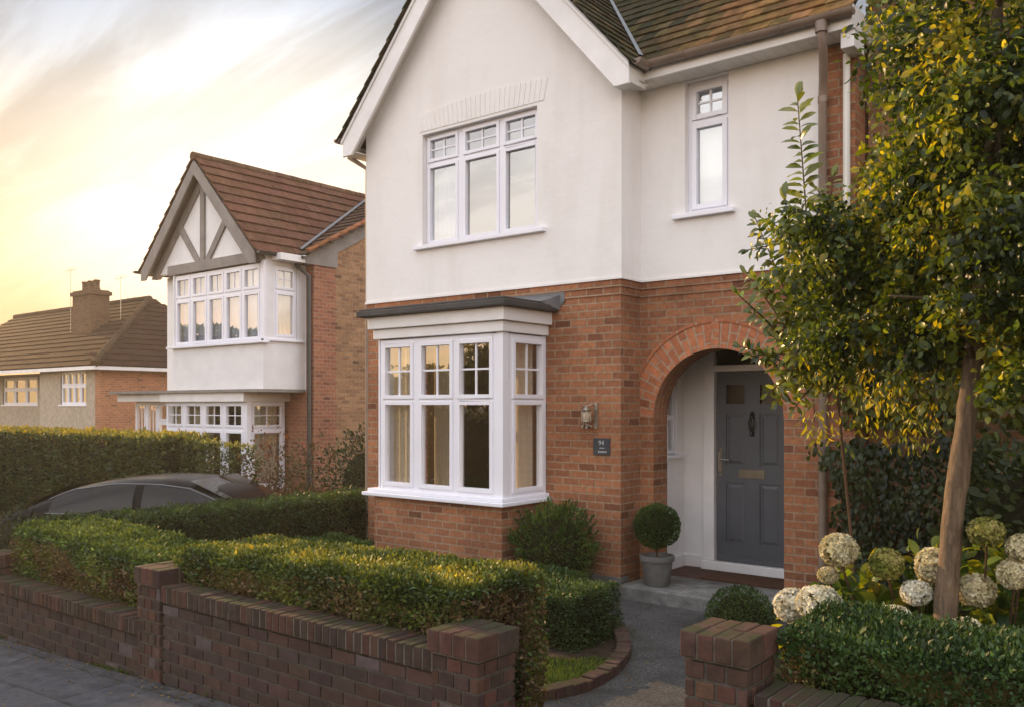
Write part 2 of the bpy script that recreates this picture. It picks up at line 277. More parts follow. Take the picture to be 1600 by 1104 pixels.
# ---------------------------------------------------------------- mesh helpers
COL = S.collection; ORG = {}
class MB:
    def __init__(s): s.v = []; s.f = []; s.mi = []; s.c = []; s.uvs = {}
    def face(s, pts, m=0, col=None, uv=None):
        i = len(s.v); s.v += [tuple(p) for p in pts]; s.f.append(tuple(range(i, i + len(pts)))); s.mi.append(m); s.c.append(col)
        if uv: s.uvs[len(s.f) - 1] = uv
    def mesh(s, verts, faces, m=0, col=None):
        i = len(s.v); s.v += [tuple(p) for p in verts]
        for f in faces: s.f.append(tuple(i + k for k in f)); s.mi.append(m); s.c.append(col)
    def box(s, x0, x1, y0, y1, z0, z1, m=0, col=None, mat=None):
        if x0 > x1: x0, x1 = x1, x0
        if y0 > y1: y0, y1 = y1, y0
        if z0 > z1: z0, z1 = z1, z0
        vs = [(x0, y0, z0), (x1, y0, z0), (x1, y1, z0), (x0, y1, z0), (x0, y0, z1), (x1, y0, z1), (x1, y1, z1), (x0, y1, z1)]
        if mat is not None: vs = [tuple(mat @ Vector(p)) for p in vs]
        s.mesh(vs, [(0, 3, 2, 1), (4, 5, 6, 7), (0, 1, 5, 4), (1, 2, 6, 5), (2, 3, 7, 6), (3, 0, 4, 7)], m, col)
    def prism(s, poly, a0, a1, axis='y', m=0, col=None):
        n = len(poly)
        def P(p, a): return {'y': (p[0], a, p[1]), 'x': (a, p[0], p[1]), 'z': (p[0], p[1], a)}[axis]
        vs = [P(p, a0) for p in poly] + [P(p, a1) for p in poly]
        s.mesh(vs, [tuple(range(n)), tuple(range(2 * n - 1, n - 1, -1))] + [(i, i + n, (i + 1) % n + n, (i + 1) % n) for i in range(n)], m, col)
    def tube(s, pts, r, seg=10, m=0, col=None, caps=True):
        pts = [Vector(p) for p in pts]; rs = r if isinstance(r, (list, tuple)) else [r] * len(pts); rings = []
        up = Vector((0, 0, 1)); d0 = (pts[1] - pts[0]).normalized(); a = d0.cross(up) if abs(d0.z) < .95 else d0.cross(Vector((1, 0, 0))); a.normalize()
        vs = []
        for i, p in enumerate(pts):
            d = ((pts[min(i + 1, len(pts) - 1)] - pts[max(i - 1, 0)])).normalized(); a = (a - d * a.dot(d)).normalized(); b = d.cross(a)
            for k in range(seg):
                t = 2 * math.pi * k / seg; vs.append(p + (a * math.cos(t) + b * math.sin(t)) * rs[i])
        fs = [(i * seg + k, i * seg + (k + 1) % seg, (i + 1) * seg + (k + 1) % seg, (i + 1) * seg + k) for i in range(len(pts) - 1) for k in range(seg)]
        if caps: fs += [tuple(range(seg - 1, -1, -1)), tuple(range((len(pts) - 1) * seg, len(pts) * seg))]
        s.mesh(vs, fs, m, col)
    def lathe(s, prof, c, seg=28, m=0, col=None):
        vs = [(c[0] + r * math.cos(2 * math.pi * k / seg), c[1] + r * math.sin(2 * math.pi * k / seg), c[2] + z) for r, z in prof for k in range(seg)]
        fs = [(i * seg + k, i * seg + (k + 1) % seg, (i + 1) * seg + (k + 1) % seg, (i + 1) * seg + k) for i in range(len(prof) - 1) for k in range(seg)]
        fs += [tuple(range(seg - 1, -1, -1)), tuple(range((len(prof) - 1) * seg, len(prof) * seg))]
        s.mesh(vs, fs, m, col)
    def build(s, name, mats, parent=None, smooth=False, bevel=0, flat_cap=True, sub=0):
        if not isinstance(mats, (list, tuple)): mats = [mats]
        o0 = ORG.get(parent.name if parent else None, Vector((0, 0, 0)))
        me = bpy.data.meshes.new(name); V = np.array(s.v, dtype=float) - np.array(o0)
        me.from_pydata(V.tolist(), [], s.f)
        for m in mats: me.materials.append(M[m] if isinstance(m, str) else m)
        me.polygons.foreach_set('material_index', s.mi)
        uvl = me.uv_layers.new(name='UVMap'); W_ = np.array(s.v)
        buf = np.zeros(len(me.loops) * 2, dtype=np.float32); li = 0
        for fi, f in enumerate(s.f):
            if fi in s.uvs: q = s.uvs[fi]
            else:
                nrm = np.abs(np.array(me.polygons[fi].normal)); p = W_[list(f)]
                ax = (0, 1) if nrm[2] > .75 else ((0, 2) if nrm[1] >= nrm[0] else (1, 2)); q = p[:, ax]
            for u in q: buf[li] = u[0]; buf[li + 1] = u[1]; li += 2
        uvl.data.foreach_set('uv', buf)
        if any(c is not None for c in s.c):
            ca = me.color_attributes.new(name='Col', type='FLOAT_COLOR', domain='CORNER'); cb = []
            for f, c in zip(s.f, s.c): cb += list((*(c or (.5, .5, .5)), 1.0)) * len(f)
            ca.data.foreach_set('color', cb)
        if smooth:
            me.polygons.foreach_set('use_smooth', [True] * len(s.f))
        o = bpy.data.objects.new(name, me); COL.objects.link(o)
        if smooth or bevel:
            import bmesh
            bm = bmesh.new(); bm.from_mesh(me); bmesh.ops.remove_doubles(bm, verts=bm.verts, dist=1e-5); bm.to_mesh(me); bm.free()
        if smooth:
            try: me.set_sharp_from_angle(angle=R(40))
            except Exception: pass
        if bevel:
            b = o.modifiers.new('bevel', 'BEVEL'); b.width = bevel; b.segments = 2; b.limit_method = 'ANGLE'; b.angle_limit = R(40)
        if sub:
            b = o.modifiers.new('sub', 'SUBSURF'); b.levels = sub; b.render_levels = sub
        if parent: o.parent = parent
        ORG[o.name] = o0
        return o
def tag(o, label=None, cat=None, group=None, kind=None):
    if label: o['label'] = label
    if cat: o['category'] = cat
    if group: o['group'] = group
    if kind: o['kind'] = kind
    return o
def thing(name, loc, label, cat, group=None):
    o = bpy.data.objects.new(name, None); COL.objects.link(o); o.location = loc; o.empty_display_size = .2; ORG[o.name] = Vector(loc); return tag(o, label, cat, group)
def jit(c, a=.12, rb=random):
    k = 1 + rb.uniform(-a, a); return tuple(max(0, x * k * (1 + rb.uniform(-a * .35, a * .35))) for x in c)

# leaves ----------------------------------------------------------
def leaf_mesh(P, D, Nn, size, cols, width=.5, segs=1, bend=.25, fold=.15):
    """P base points, D leaf directions, Nn leaf normals; one pointed leaf each."""
    n = len(P); D = D / (np.linalg.norm(D, axis=1, keepdims=True) + 1e-9); Nn = Nn - (Nn * D).sum(1, keepdims=True) * D; Nn /= (np.linalg.norm(Nn, axis=1, keepdims=True) + 1e-9)
    Sd = np.cross(D, Nn); size = size[:, None]
    if segs == 1:
        vs = [P, P + D * size * .5 + Sd * size * width * .5 + Nn * size * fold * .5, P + D * size - Nn * size * bend, P + D * size * .5 - Sd * size * width * .5 + Nn * size * fold * .5, P + D * size * .5 - Nn * size * bend * .15]
        V = np.stack(vs, 1).reshape(-1, 3); fb = np.array([[0, 1, 2, 4], [0, 4, 2, 3]]); nv = 5
    else:
        prof = [.0, .62, 1., .8, 0]; ts = [0, .25, .5, .78, 1]; vs = []
        for t, w in zip(ts, prof):
            cpt = P + D * size * t - Nn * size * bend * t * t
            if w == 0: vs.append(cpt)
            else: vs += [cpt + Sd * size * width * .5 * w + Nn * size * fold * .5 * w, cpt, cpt - Sd * size * width * .5 * w + Nn * size * fold * .5 * w]
        V = np.stack(vs, 1).reshape(-1, 3); nv = 11
        fb = np.array([[0, 1, 2, 2], [0, 2, 3, 3], [1, 4, 5, 2], [2, 5, 6, 3], [4, 7, 8, 5], [5, 8, 9, 6], [7, 10, 8, 8], [8, 10, 9, 9]])
    F = (fb[None] + (np.arange(n) * nv)[:, None, None]).reshape(-1, 4)
    C = np.repeat(np.concatenate([cols, np.ones((n, 1))], 1), nv, 0)
    return V, F, C
def join(parts):
    Vs, Fs, Cs, o = [], [], [], 0
    for V, F, C in parts: Vs.append(V); Fs.append(F + o); Cs.append(C); o += len(V)
    return np.concatenate(Vs), np.concatenate(Fs), np.concatenate(Cs)
def leaf_obj(name, parts, mats, parent=None, core=None):
    """parts: leaf arrays with material 0; core: optional MB with its faces in material 1"""
    V, F, C = join(parts); nl = len(F)
    faces = [tuple(dict.fromkeys(f)) for f in F.tolist()]; V = V.tolist(); mi = [0] * nl; C = C.tolist()
    if core:
        o = len(V); V += [list(v) for v in core.v]; faces += [tuple(i + o for i in f) for f in core.f]; mi += [1] * len(core.f); C += [[.02, .02, .01, 1]] * len(core.v)
    o0 = ORG.get(parent.name if parent else None, Vector((0, 0, 0))); V = (np.array(V) - np.array(o0))
    me = bpy.data.meshes.new(name); me.from_pydata(V.tolist(), [], faces)
    for m in mats: me.materials.append(M[m])
    me.polygons.foreach_set('material_index', mi)
    ca = me.color_attributes.new(name='Col', type='FLOAT_COLOR', domain='POINT'); ca.data.foreach_set('color', np.array(C, dtype=np.float32).ravel())
    me.polygons.foreach_set('use_smooth', [True] * len(faces))
    ob = bpy.data.objects.new(name, me); COL.objects.link(ob)
    if parent: ob.parent = parent
    ORG[ob.name] = o0; return ob
def nz3(P, f=1.0, ph=0.0):
    x, y, z = P[:, 0] * f + ph, P[:, 1] * f + ph * 1.7, P[:, 2] * f - ph
    return (np.sin(x * 2.1 + np.sin(y * 1.7)) + np.sin(y * 2.7 + np.sin(z * 2.3 + x)) + np.sin(z * 3.1 + np.sin(x * 1.3))) / 3
def rv(n): 
    v = rng.normal(size=(n, 3)); return v / np.linalg.norm(v, axis=1, keepdims=True)
def cols_for(P, pal, f=3.0, ph=0.0, var=.25):
    """pal: list of colours blended by a clumpy noise, so light and dark sprays sit together"""
    t = np.clip(nz3(P, f, ph) * .7 + .5 + rng.normal(size=len(P)) * .22, 0, .999) * (len(pal) - 1); i = t.astype(int); fr = (t - i)[:, None]; pal = np.array(pal)
    c = pal[i] * (1 - fr) + pal[np.minimum(i + 1, len(pal) - 1)] * fr
    return c * np.exp(rng.normal(size=(len(P), 1)) * var)
HP = [(.020, .045, .010), (.045, .085, .015), (.075, .125, .022), (.12, .155, .03)]
HB = [(.05, .03, .018), (.11, .065, .035), (.15, .10, .045), (.08, .09, .022)]
def hedge_parts(p0, p1, w, base, top0, top1, dens=2600, size=.026, pal=HP, bpal=HB, brown=.5, lump=.035, ph=0., gaps=0, loose=.03, toppal=None):
    p0 = np.array(p0); p1 = np.array(p1); Ld = np.linalg.norm(p1 - p0); u = (p1 - p0) / Ld; v = np.array([-u[1], u[0]])
    h = (top0 + top1) / 2 - base; areas = [Ld * h, Ld * h, w * h, w * h, Ld * w]; out = []
    for k, A in enumerate(areas):
        n = int(A * dens); s = rng.random(n); t = rng.random(n)
        if k < 2: a = s * Ld; b = np.full(n, (-.5 if k == 0 else .5) * w); c = t; nrm = np.tile([v[0] * (-1 if k == 0 else 1), v[1] * (-1 if k == 0 else 1), 0], (n, 1))
        elif k < 4: a = np.full(n, 0. if k == 2 else Ld); b = (s - .5) * w; c = t; nrm = np.tile([u[0] * (-1 if k == 2 else 1), u[1] * (-1 if k == 2 else 1), 0], (n, 1))
        else: a = s * Ld; b = (t - .5) * w; c = np.ones(n); nrm = np.tile([0, 0, 1.], (n, 1))
        top = top0 + (top1 - top0) * a / Ld; rr = .045   # rounded shoulders
        z = base + c * (top - base)
        edge = np.maximum(0, rr - (top - z)) / rr; side = np.maximum(0, rr - (w / 2 - np.abs(b))) / rr; en = np.maximum(0, rr - np.minimum(a, Ld - a)) / rr
        cut = (edge * np.maximum(side, en)) * rr * .55
        P = np.stack([p0[0] + u[0] * a + v[0] * b, p0[1] + u[1] * a + v[1] * b, z], 1)
        cen = np.stack([p0[0] + u[0] * np.clip(a, .15, Ld - .15), p0[1] + u[1] * np.clip(a, .15, Ld - .15), np.minimum(z, top - .15)], 1)
        inn = cen - P; inn /= np.linalg.norm(inn, axis=1, keepdims=True) + 1e-6
        P = P + nrm * (nz3(P, 4, ph)[:, None] * lump + nz3(P, 13, ph)[:, None] * lump * .5) + inn * cut[:, None] + nrm * (rng.random((n, 1)) ** 2 * -loose * 2.4 + rng.normal(size=(n, 1)) * loose * .35)
        if gaps:
            keep = (nz3(P, 5, 2.) * .5 + rng.random(n) * .8) > gaps * (a / Ld if gaps > 0 else 1) * 1.0; P = P[keep]; nrm = nrm[keep]; z = z[keep]; top = top[keep]; n = len(P)
            if n == 0: continue
        C = cols_for(P, (toppal or pal) if k == 4 else pal, 5, ph)  # hedge tops take their own palette with sunlight painted in
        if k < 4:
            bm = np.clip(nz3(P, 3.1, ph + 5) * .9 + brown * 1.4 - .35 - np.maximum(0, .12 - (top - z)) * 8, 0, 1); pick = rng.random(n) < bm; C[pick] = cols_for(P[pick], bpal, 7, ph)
        D = nrm * (.8 if k < 4 else 1.5) + rv(n) * .8 + np.array([0, 0, .45]); Nn = rv(n) + nrm * .4 + np.array([0, 0, .5])
        out.append(leaf_mesh(P, D, Nn, size * np.exp(rng.normal(size=n) * .25), C, .55))
    core = MB(); i = .075; a0 = p0 + u * i; a1 = p1 - u * i; hw = w / 2 - i
    c4 = [a0 - v * hw, a1 - v * hw, a1 + v * hw, a0 + v * hw]; tz = [top0 - i, top1 - i, top1 - i, top0 - i]
    core.mesh([(q[0], q[1], base - .05) for q in c4] + [(q[0], q[1], z) for q, z in zip(c4, tz)], [(0, 3, 2, 1), (4, 5, 6, 7), (0, 1, 5, 4), (1, 2, 6, 5), (2, 3, 7, 6), (3, 0, 4, 7)])
    return out, core
def hedge(name, label, *a, group='clipped hedges around the front gardens', nocore=False, extra=None, **k):
    parts, core = hedge_parts(*a, **k)
    if extra: parts += extra
    o = leaf_obj(name, parts, ['leaf_hedge', 'inner_hedge'], core=None if nocore else core); return tag(o, label, 'hedge', group)
def blob_parts(c, r, n, size, pal=HP, lump=.06, ph=0., up=.3, shell=.25, width=.55, out=.9, zmin=-9, f=5, segs=1, bend=.2, cut=-1.01):
    c = np.array(c); r = np.array(r); u = rv(n); u = u[u[:, 2] > cut]; n = len(u)
    k = 1 + nz3(u * 1.5, 2.4, ph)[:, None] * lump + nz3(u, 7, ph)[:, None] * lump * .5 - rng.random((n, 1)) ** 2 * shell
    P = c + u * r * k; P[:, 2] = np.maximum(P[:, 2], zmin); D = u * out + rv(n) * .7 + np.array([0, 0, up]); Nn = rv(n) + u * .3 + np.array([0, 0, .5])
    return leaf_mesh(P, D, Nn, size * np.exp(rng.normal(size=n) * .25), cols_for(P, pal, f, ph), width, segs, bend)
def ball_core(c, r, k=.8):
    m = MB(); sg = 12; prof = []
    vs = []; fs = []
    for i in range(9):
        a = -math.pi / 2 + math.pi * i / 8
        for j in range(sg): vs.append((c[0] + r[0] * k * math.cos(a) * math.cos(j * 2 * math.pi / sg), c[1] + r[1] * k * math.cos(a) * math.sin(j * 2 * math.pi / sg), c[2] + r[2] * k * math.sin(a)))
    fs = [(i * sg + j, i * sg + (j + 1) % sg, (i + 1) * sg + (j + 1) % sg, (i + 1) * sg + j) for i in range(8) for j in range(sg)]
    m.mesh(vs, fs); return m

# walls with openings ----------------------------------------------
def wall(mb, axis, c, u0, u1, v0, v1, holes=(), t=.3, d=1, m=0, reveal=None):
    """flat wall on plane axis=c with rectangular holes; thickness t goes in direction d"""
    us = sorted({u0, u1, *[h[0] for h in holes], *[h[1] for h in holes]}); vs = sorted({v0, v1, *[h[2] for h in holes], *[h[3] for h in holes]})
    P = (lambda u, w, z: (u, c + w * d, z)) if axis == 'y' else (lambda u, w, z: (c + w * d, u, z)); rm = m if reveal is None else reveal
    for a, b in zip(us, us[1:]):
        for e, f in zip(vs, vs[1:]):
            mu, mv = (a + b) / 2, (e + f) / 2
            if any(h[0] < mu < h[1] and h[2] < mv < h[3] for h in holes): continue
            for w in (0, t): mb.face([P(a, w, e), P(b, w, e), P(b, w, f), P(a, w, f)], m)
    for h in list(holes) + [(u0, u1, v0, v1)]:
        a, b, e, f = h; q = rm if h in holes else m
        mb.face([P(a, 0, e), P(a, t, e), P(a, t, f), P(a, 0, f)], q); mb.face([P(b, 0, e), P(b, t, e), P(b, t, f), P(b, 0, f)], q)
        mb.face([P(a, 0, e), P(b, 0, e), P(b, t, e), P(a, t, e)], q); mb.face([P(a, 0, f), P(b, 0, f), P(b, t, f), P(a, t, f)], q)
def win(parent, axis, c, out, lights, v0, v1, name='window', fw=.05, sw=.042, glass='glass', mat='upvc', sill=None, sill_mat='upvc', depth=.07, label=None, vents=None):
    """lights: list of (u0,u1,transom,barsx,barsz,sash?) left to right; out=-1/+1 the outward direction along axis"""
    f = MB(); g = MB(); bars = MB()
    def bx(mb, u0, u1, w0, w1, z0, z1):   # w = distance outward from plane c
        if axis == 'y': mb.box(u0, u1, c + out * w0, c + out * w1, z0, z1)
        else: mb.box(c + out * w0, c + out * w1, u0, u1, z0, z1)
    U0, U1 = lights[0][0], lights[-1][1]
    bx(f, U0 - fw, U0, -depth, 0, v0 - fw, v1 + fw); bx(f, U1, U1 + fw, -depth, 0, v0 - fw, v1 + fw)
    bx(f, U0, U1, -depth, 0, v0 - fw, v0); bx(f, U0, U1, -depth, 0, v1, v1 + fw)
    for a, b in zip(lights, lights[1:]): bx(f, a[1], b[0], -depth, -.001, v0, v1)
    for (u0, u1, tr, bxn, bzn, sashes) in lights:
        cells = [(v0, v1)] if tr is None else [(v0, tr[0]), (tr[1], v1)]
        if tr is not None: bx(f, u0, u1, -depth, -.002, tr[0], tr[1])
        for k, (a, b) in enumerate(cells):
            s = sw if (sashes >> k) & 1 else .012; o_ = .014 if (sashes >> k) & 1 else -.012
            bx(f, u0 - .006, u0 + s, -.045, o_, a - .006, b + .006); bx(f, u1 - s, u1 + .006, -.045, o_, a - .006, b + .006)
            bx(f, u0 + s, u1 - s, -.045, o_, a - .006, a + s); bx(f, u0 + s, u1 - s, -.045, o_, b - s, b + .006)
            g0 = [u0 + s, u1 - s, a + s, b - s]; w = -.025
            if axis == 'y': g.face([(g0[0], c + out * w, g0[2]), (g0[1], c + out * w, g0[2]), (g0[1], c + out * w, g0[3]), (g0[0], c + out * w, g0[3])])
            else: g.face([(c + out * w, g0[0], g0[2]), (c + out * w, g0[1], g0[2]), (c + out * w, g0[1], g0[3]), (c + out * w, g0[0], g0[3])])
            if k == len(cells) - 1 and bxn:
                for i in range(1, bxn + 1):
                    x = g0[0] + (g0[1] - g0[0]) * i / (bxn + 1); bx(bars, x - .009, x + .009, -.030, -.014, g0[2], g0[3])
                for i in range(1, bzn + 1):
                    z = g0[2] + (g0[3] - g0[2]) * i / (bzn + 1); bx(bars, g0[0], g0[1], -.031, -.0155, z - .009, z + .009)
    fo = f.build(name, mat, parent, bevel=.003)
    if label: fo['label'] = label
    g.build('pane', glass, fo)
    if bars.f: bars.build('glazing_bar', mat, fo)
    if sill:
        s = MB(); a, b, z, th, pr = sill; bx(s, a, b, -depth, pr, z - th, z); s.build('sill', sill_mat, fo, bevel=.006)
    return fo
def curtain(axis, c, u0, u1, z0, z1, label, mat='curtain', waves=7, amp=.02, group='curtains behind the windows'):
    m = MB(); n = 60
    def P(i, z):
        t = i / n; u = u0 + (u1 - u0) * t; w = amp * math.sin(t * waves * 2 * math.pi + 1.3 * math.sin(t * 5)) ; return (u, c + w, z) if axis == 'y' else (c + w, u, z)
    for i in range(n):
        for a, b in ((z0, (z0 + z1) / 2), ((z0 + z1) / 2, z1)): m.face([P(i, a), P(i + 1, a), P(i + 1, b), P(i, b)])
    return tag(m.build('curtain', mat, smooth=True), label, 'curtain', group)
# roof tiles ---------------------------------------------------------
def tiles(mb, O, U, V, nu, nv, tw, cl, cols, th=.018, seed=1, jz=.004, inside=None, lap=1.15):
    rb = random.Random(seed); O, U, V = Vector(O), Vector(U).normalized(), Vector(V).normalized(); Nn = U.cross(V)
    if Nn.z < 0: Nn = -Nn
    for j in range(nv):
        off = (tw / 2 if j % 2 else 0)
        for i in range(-1, nu + 1):
            a = i * tw + off; b = a + tw * .985; a = max(a, 0); b = min(b, nu * tw)
            if b - a < tw * .1: continue
            l0 = j * cl; l1 = l0 + cl * lap; c = O + U * (a + b) / 2 + V * (l0 + l1) / 2
            if inside and not inside(c): continue
            dz = rb.uniform(-jz, jz); dl = rb.uniform(-jz, jz) * 2; col = cols(c, rb)
            p = [O + U * a + V * (l0 + dl) + Nn * (th * 1.9 + dz), O + U * b + V * (l0 + dl) + Nn * (th * 1.9 + dz + rb.uniform(-.002, .002)), O + U * b + V * l1 + Nn * (th * .5), O + U * a + V * l1 + Nn * (th * .5)]
            q = [x - Nn * th for x in p]
            mb.mesh(p + q, [(0, 1, 2, 3), (4, 7, 6, 5), (0, 4, 5, 1), (1, 5, 6, 2), (3, 2, 6, 7), (0, 3, 7, 4)], 0, col)
def ridge(mb, a, b, r, cols, step=.33, seed=3):
    a, b = Vector(a), Vector(b); n = max(1, int((b - a).length / step)); rb = random.Random(seed)
    for i in range(n):
        p, q = a.lerp(b, i / n), a.lerp(b, (i + .97) / n); mb.tube([p, q], [r * rb.uniform(.97, 1.06), r * rb.uniform(.94, 1.0)], 10, 0, jit(cols, .15, rb))

# ================================================================= GROUND
def street(x): return max(-.62, min(.45, .134 + .042 * (x + 4.3)))
def gz(x, y):
    if y < 3.06: return street(x) - .22
    lo = -.55 if x < -10.5 else (0 if x > -8.3 else -.55 * (-8.3 - x) / 2.2)
    return lo
def sheet(name, xs, ys, zf, mat, kind='structure', parent=None):
    m = MB()
    vs = [(x, y, zf(x, y)) for y in ys for x in xs]; nx = len(xs)
    m.mesh(vs, [(j * nx + i, j * nx + i + 1, (j + 1) * nx + i + 1, (j + 1) * nx + i) for j in range(len(ys) - 1) for i in range(nx - 1)])
    o = m.build(name, mat, smooth=False); tag(o, kind=kind); return o
xs = [-600, -200, -60, -40] + [-30 + i * 1.0 for i in range(35)] + [8, 20, 60, 200, 600]
sheet('ground', xs, [-600, -200, -60, -25, -9, -6, -3, 0, 3.05, 3.061, 4, 6, 8, 10, 14, 20, 40, 100, 300, 700], gz, 'ground')
sheet('pavement', [x for x in xs if abs(x) <= 60], [.55, 1.4, 2.2, 3.0], lambda x, y: street(x) + (3.0 - y) * -.012, 'flag')
sheet('road', [x for x in xs if abs(x) <= 200], [-6, -3, 0, .42], lambda x, y: street(x) - .14, 'asphalt')
k = MB()
for i in range(-40, 12):
    z = street(i * .9 + .45); k.box(i * .9 + .004, i * .9 + .896, .42, .55, z - .25, z - .02 + .003)
tag(k.build('kerb', 'conc', bevel=.012), kind='structure')
sheet('far_pavement', [x for x in xs if abs(x) <= 60], [-8, -6], lambda x, y: street(x) - .02, 'flag')

# front path with curved brick edging
edge = [(-3.05, 3.34), (-3.2, 3.75), (-3.235, 4.19), (-3.16, 4.6), (-3.18, 5.1), (-3.34, 5.6), (-3.6, 6.0), (-3.86, 6.32), (-4.2, 6.52)]
def smoothline(pts, n=6):
    out_ = []
    for i in range(len(pts) - 1):
        p0, p1, p2, p3 = [Vector((*pts[max(0, min(len(pts) - 1, i + k))], 0)) for k in (-1, 0, 1, 2)]
        for j in range(n):
            t = j / n; out_.append(.5 * ((2 * p1) + (-p0 + p2) * t + (2 * p0 - 5 * p1 + 4 * p2 - p3) * t * t + (-p0 + 3 * p1 - 3 * p2 + p3) * t ** 3))
    out_.append(Vector((*pts[-1], 0))); return out_
el = smoothline(edge)
def pz(y): return max(.012, .17 - (y - 3.0) * .09)
m = MB()
rr_ = [(-1.72, 3.34), (-1.9, 4.0), (-2.1, 4.6), (-2.3, 5.2), (-2.5, 5.8), (-2.62, 6.2), (-2.7, 6.6), (-2.75, 7.0), (-2.8, 7.2)]; rl = smoothline(rr_)
m.face([(-2.57, 3.0, .178), (-1.715, 3.0, .178), (-1.72, 3.34, pz(3.34)), (-3.05, 3.34, pz(3.34))])
for a, b, c, d in zip(el, el[1:], rl[1:], rl): m.face([(p.x, p.y, pz(p.y)) for p in (a, d, c, b)])
m.face([(-4.2, 6.52, .0125), (-2.8, 7.2, .0125), (-2.8, 7.35, .0125), (-4.6, 7.35, .0125), (-4.6, 6.52, .0125)])
tag(m.build('path', 'path'), kind='structure')
m = MB(); acc = 0
tot = [0]
for a, b in zip(el, el[1:]): tot.append(tot[-1] + (b - a).length)
s_ = 0; k = 0; rb = random.Random(5)
while s_ < tot[-1] - .06:
    while k < len(tot) - 2 and tot[k + 1] < s_: k += 1
    t = (s_ - tot[k]) / (tot[k + 1] - tot[k]); p = el[k].lerp(el[k + 1], t); d = (el[k + 1] - el[k]).normalized(); nn = Vector((-d.y, d.x, 0)); zt = pz(p.y) + .065 + rb.uniform(-.006, .006)
    mt = Matrix(((d.x, nn.x, 0, p.x), (d.y, nn.y, 0, p.y), (0, 0, 1, 0), (0, 0, 0, 1)))
    m.box(0, .068, -.002, .105, -.05, zt, 0, jit((.07, .042, .034), .2, rb), mt); s_ += .077
tag(m.build('path_edging', 'brick_geo', bevel=.006), 'curved row of dark red bricks edging the grey front path', 'path edging')
m = MB()
for p, q in zip(el, el[1:]):
    if q.y < 6.1: m.face([(-5.3, p.y, .008), (p.x - .05, p.y, .008), (q.x - .05, q.y, .008), (-5.3, q.y, .008)])
tag(m.build('lawn', 'lawn'), kind='structure')
n = 15000; P = np.stack([rng.uniform(-4.3, -3.1, n), rng.uniform(3.9, 5.75, n), np.full(n, .006)], 1)
ex = np.interp(P[:, 1], [p.y for p in el], [p.x for p in el]); P = P[P[:, 0] < ex - .1]; n = len(P)
soil_cut = (P[:, 1] > 5.3 + .15 * nz3(P, 4)) ; P = P[~soil_cut]; n = len(P)
g = leaf_mesh(P, rv(n) * .45 + np.array([0, 0, 1.]), rv(n), rng.uniform(.025, .05, n), cols_for(P, [(.03, .06, .012), (.06, .11, .02), (.10, .15, .035)], 4), .14)
tag(leaf_obj('grass', [g], ['leaf_hedge']), 'short green grass between the hedge and the curved path', 'grass', kind='stuff')
m = MB(); m.face([(-4.45, 5.25, .012), (-3.4, 5.25, .012), (-3.45, 5.62, .012), (-3.7, 5.98, .012), (-4.0, 6.3, .012), (-5.35, 6.6, .012), (-5.35, 5.25, .012)])
tag(m.build('garden_soil', 'soil'), kind='structure')
n = 420; P = np.stack([rng.uniform(-4.0, -2.2, n), rng.uniform(3.9, 6.6, n), np.zeros(n)], 1); ex = np.interp(P[:, 1], [p.y for p in el], [p.x for p in el]); P[:, 0] = ex + .02 + np.abs(rng.normal(size=n)) * .12; P[:, 2] = [pz(y) + .004 for y in P[:, 1]]
g = leaf_mesh(P, rv(n) * np.array([1, 1, .1]), np.tile([0, 0, 1.], (n, 1)) + rv(n) * .3, rng.uniform(.008, .02, n), cols_for(P, [(.10, .06, .02), (.2, .15, .05), (.08, .1, .03)], 4), .6)
tag(leaf_obj('leaf_litter', [g], ['straw']), 'tiny fallen leaves along the brick path edging', 'leaves', kind='stuff')

n = 700; P = np.stack([rng.uniform(-7.6, -2.6, n), 3.0 - np.abs(rng.normal(size=n)) * .10, np.zeros(n)], 1); far_ = rng.random(n) < .25; P[far_, 1] = rng.uniform(1.4, 2.9, far_.sum()); P[:, 2] = [street(x) + (3.0 - y) * -.012 + .006 for x, y in P[:, :2]]
g = leaf_mesh(P, rv(n) * np.array([1, 1, .15]), np.tile([0, 0, 1.], (n, 1)) + rv(n) * .4, rng.uniform(.010, .026, n), cols_for(P, [(.10, .05, .02), (.22, .14, .05), (.07, .08, .03)], 4), .6)
n = 900; P = np.stack([rng.uniform(-7.6, -2.6, n), 3.012 - np.abs(rng.normal(size=n)) * .012, np.zeros(n)], 1); P = P[nz3(P, 3) > .1]; n = len(P); P[:, 2] = [street(x) - .002 for x in P[:, 0]]
g2 = leaf_mesh(P, rv(n) * .6 + np.array([0, -.3, 1.]), rv(n), rng.uniform(.012, .04, n), cols_for(P, [(.03, .05, .012), (.07, .10, .02)], 4), .25)
tag(leaf_obj('leaf_litter', [g, g2], ['straw']), 'fallen leaves and small weeds at the foot of the front wall', 'leaves', kind='stuff')
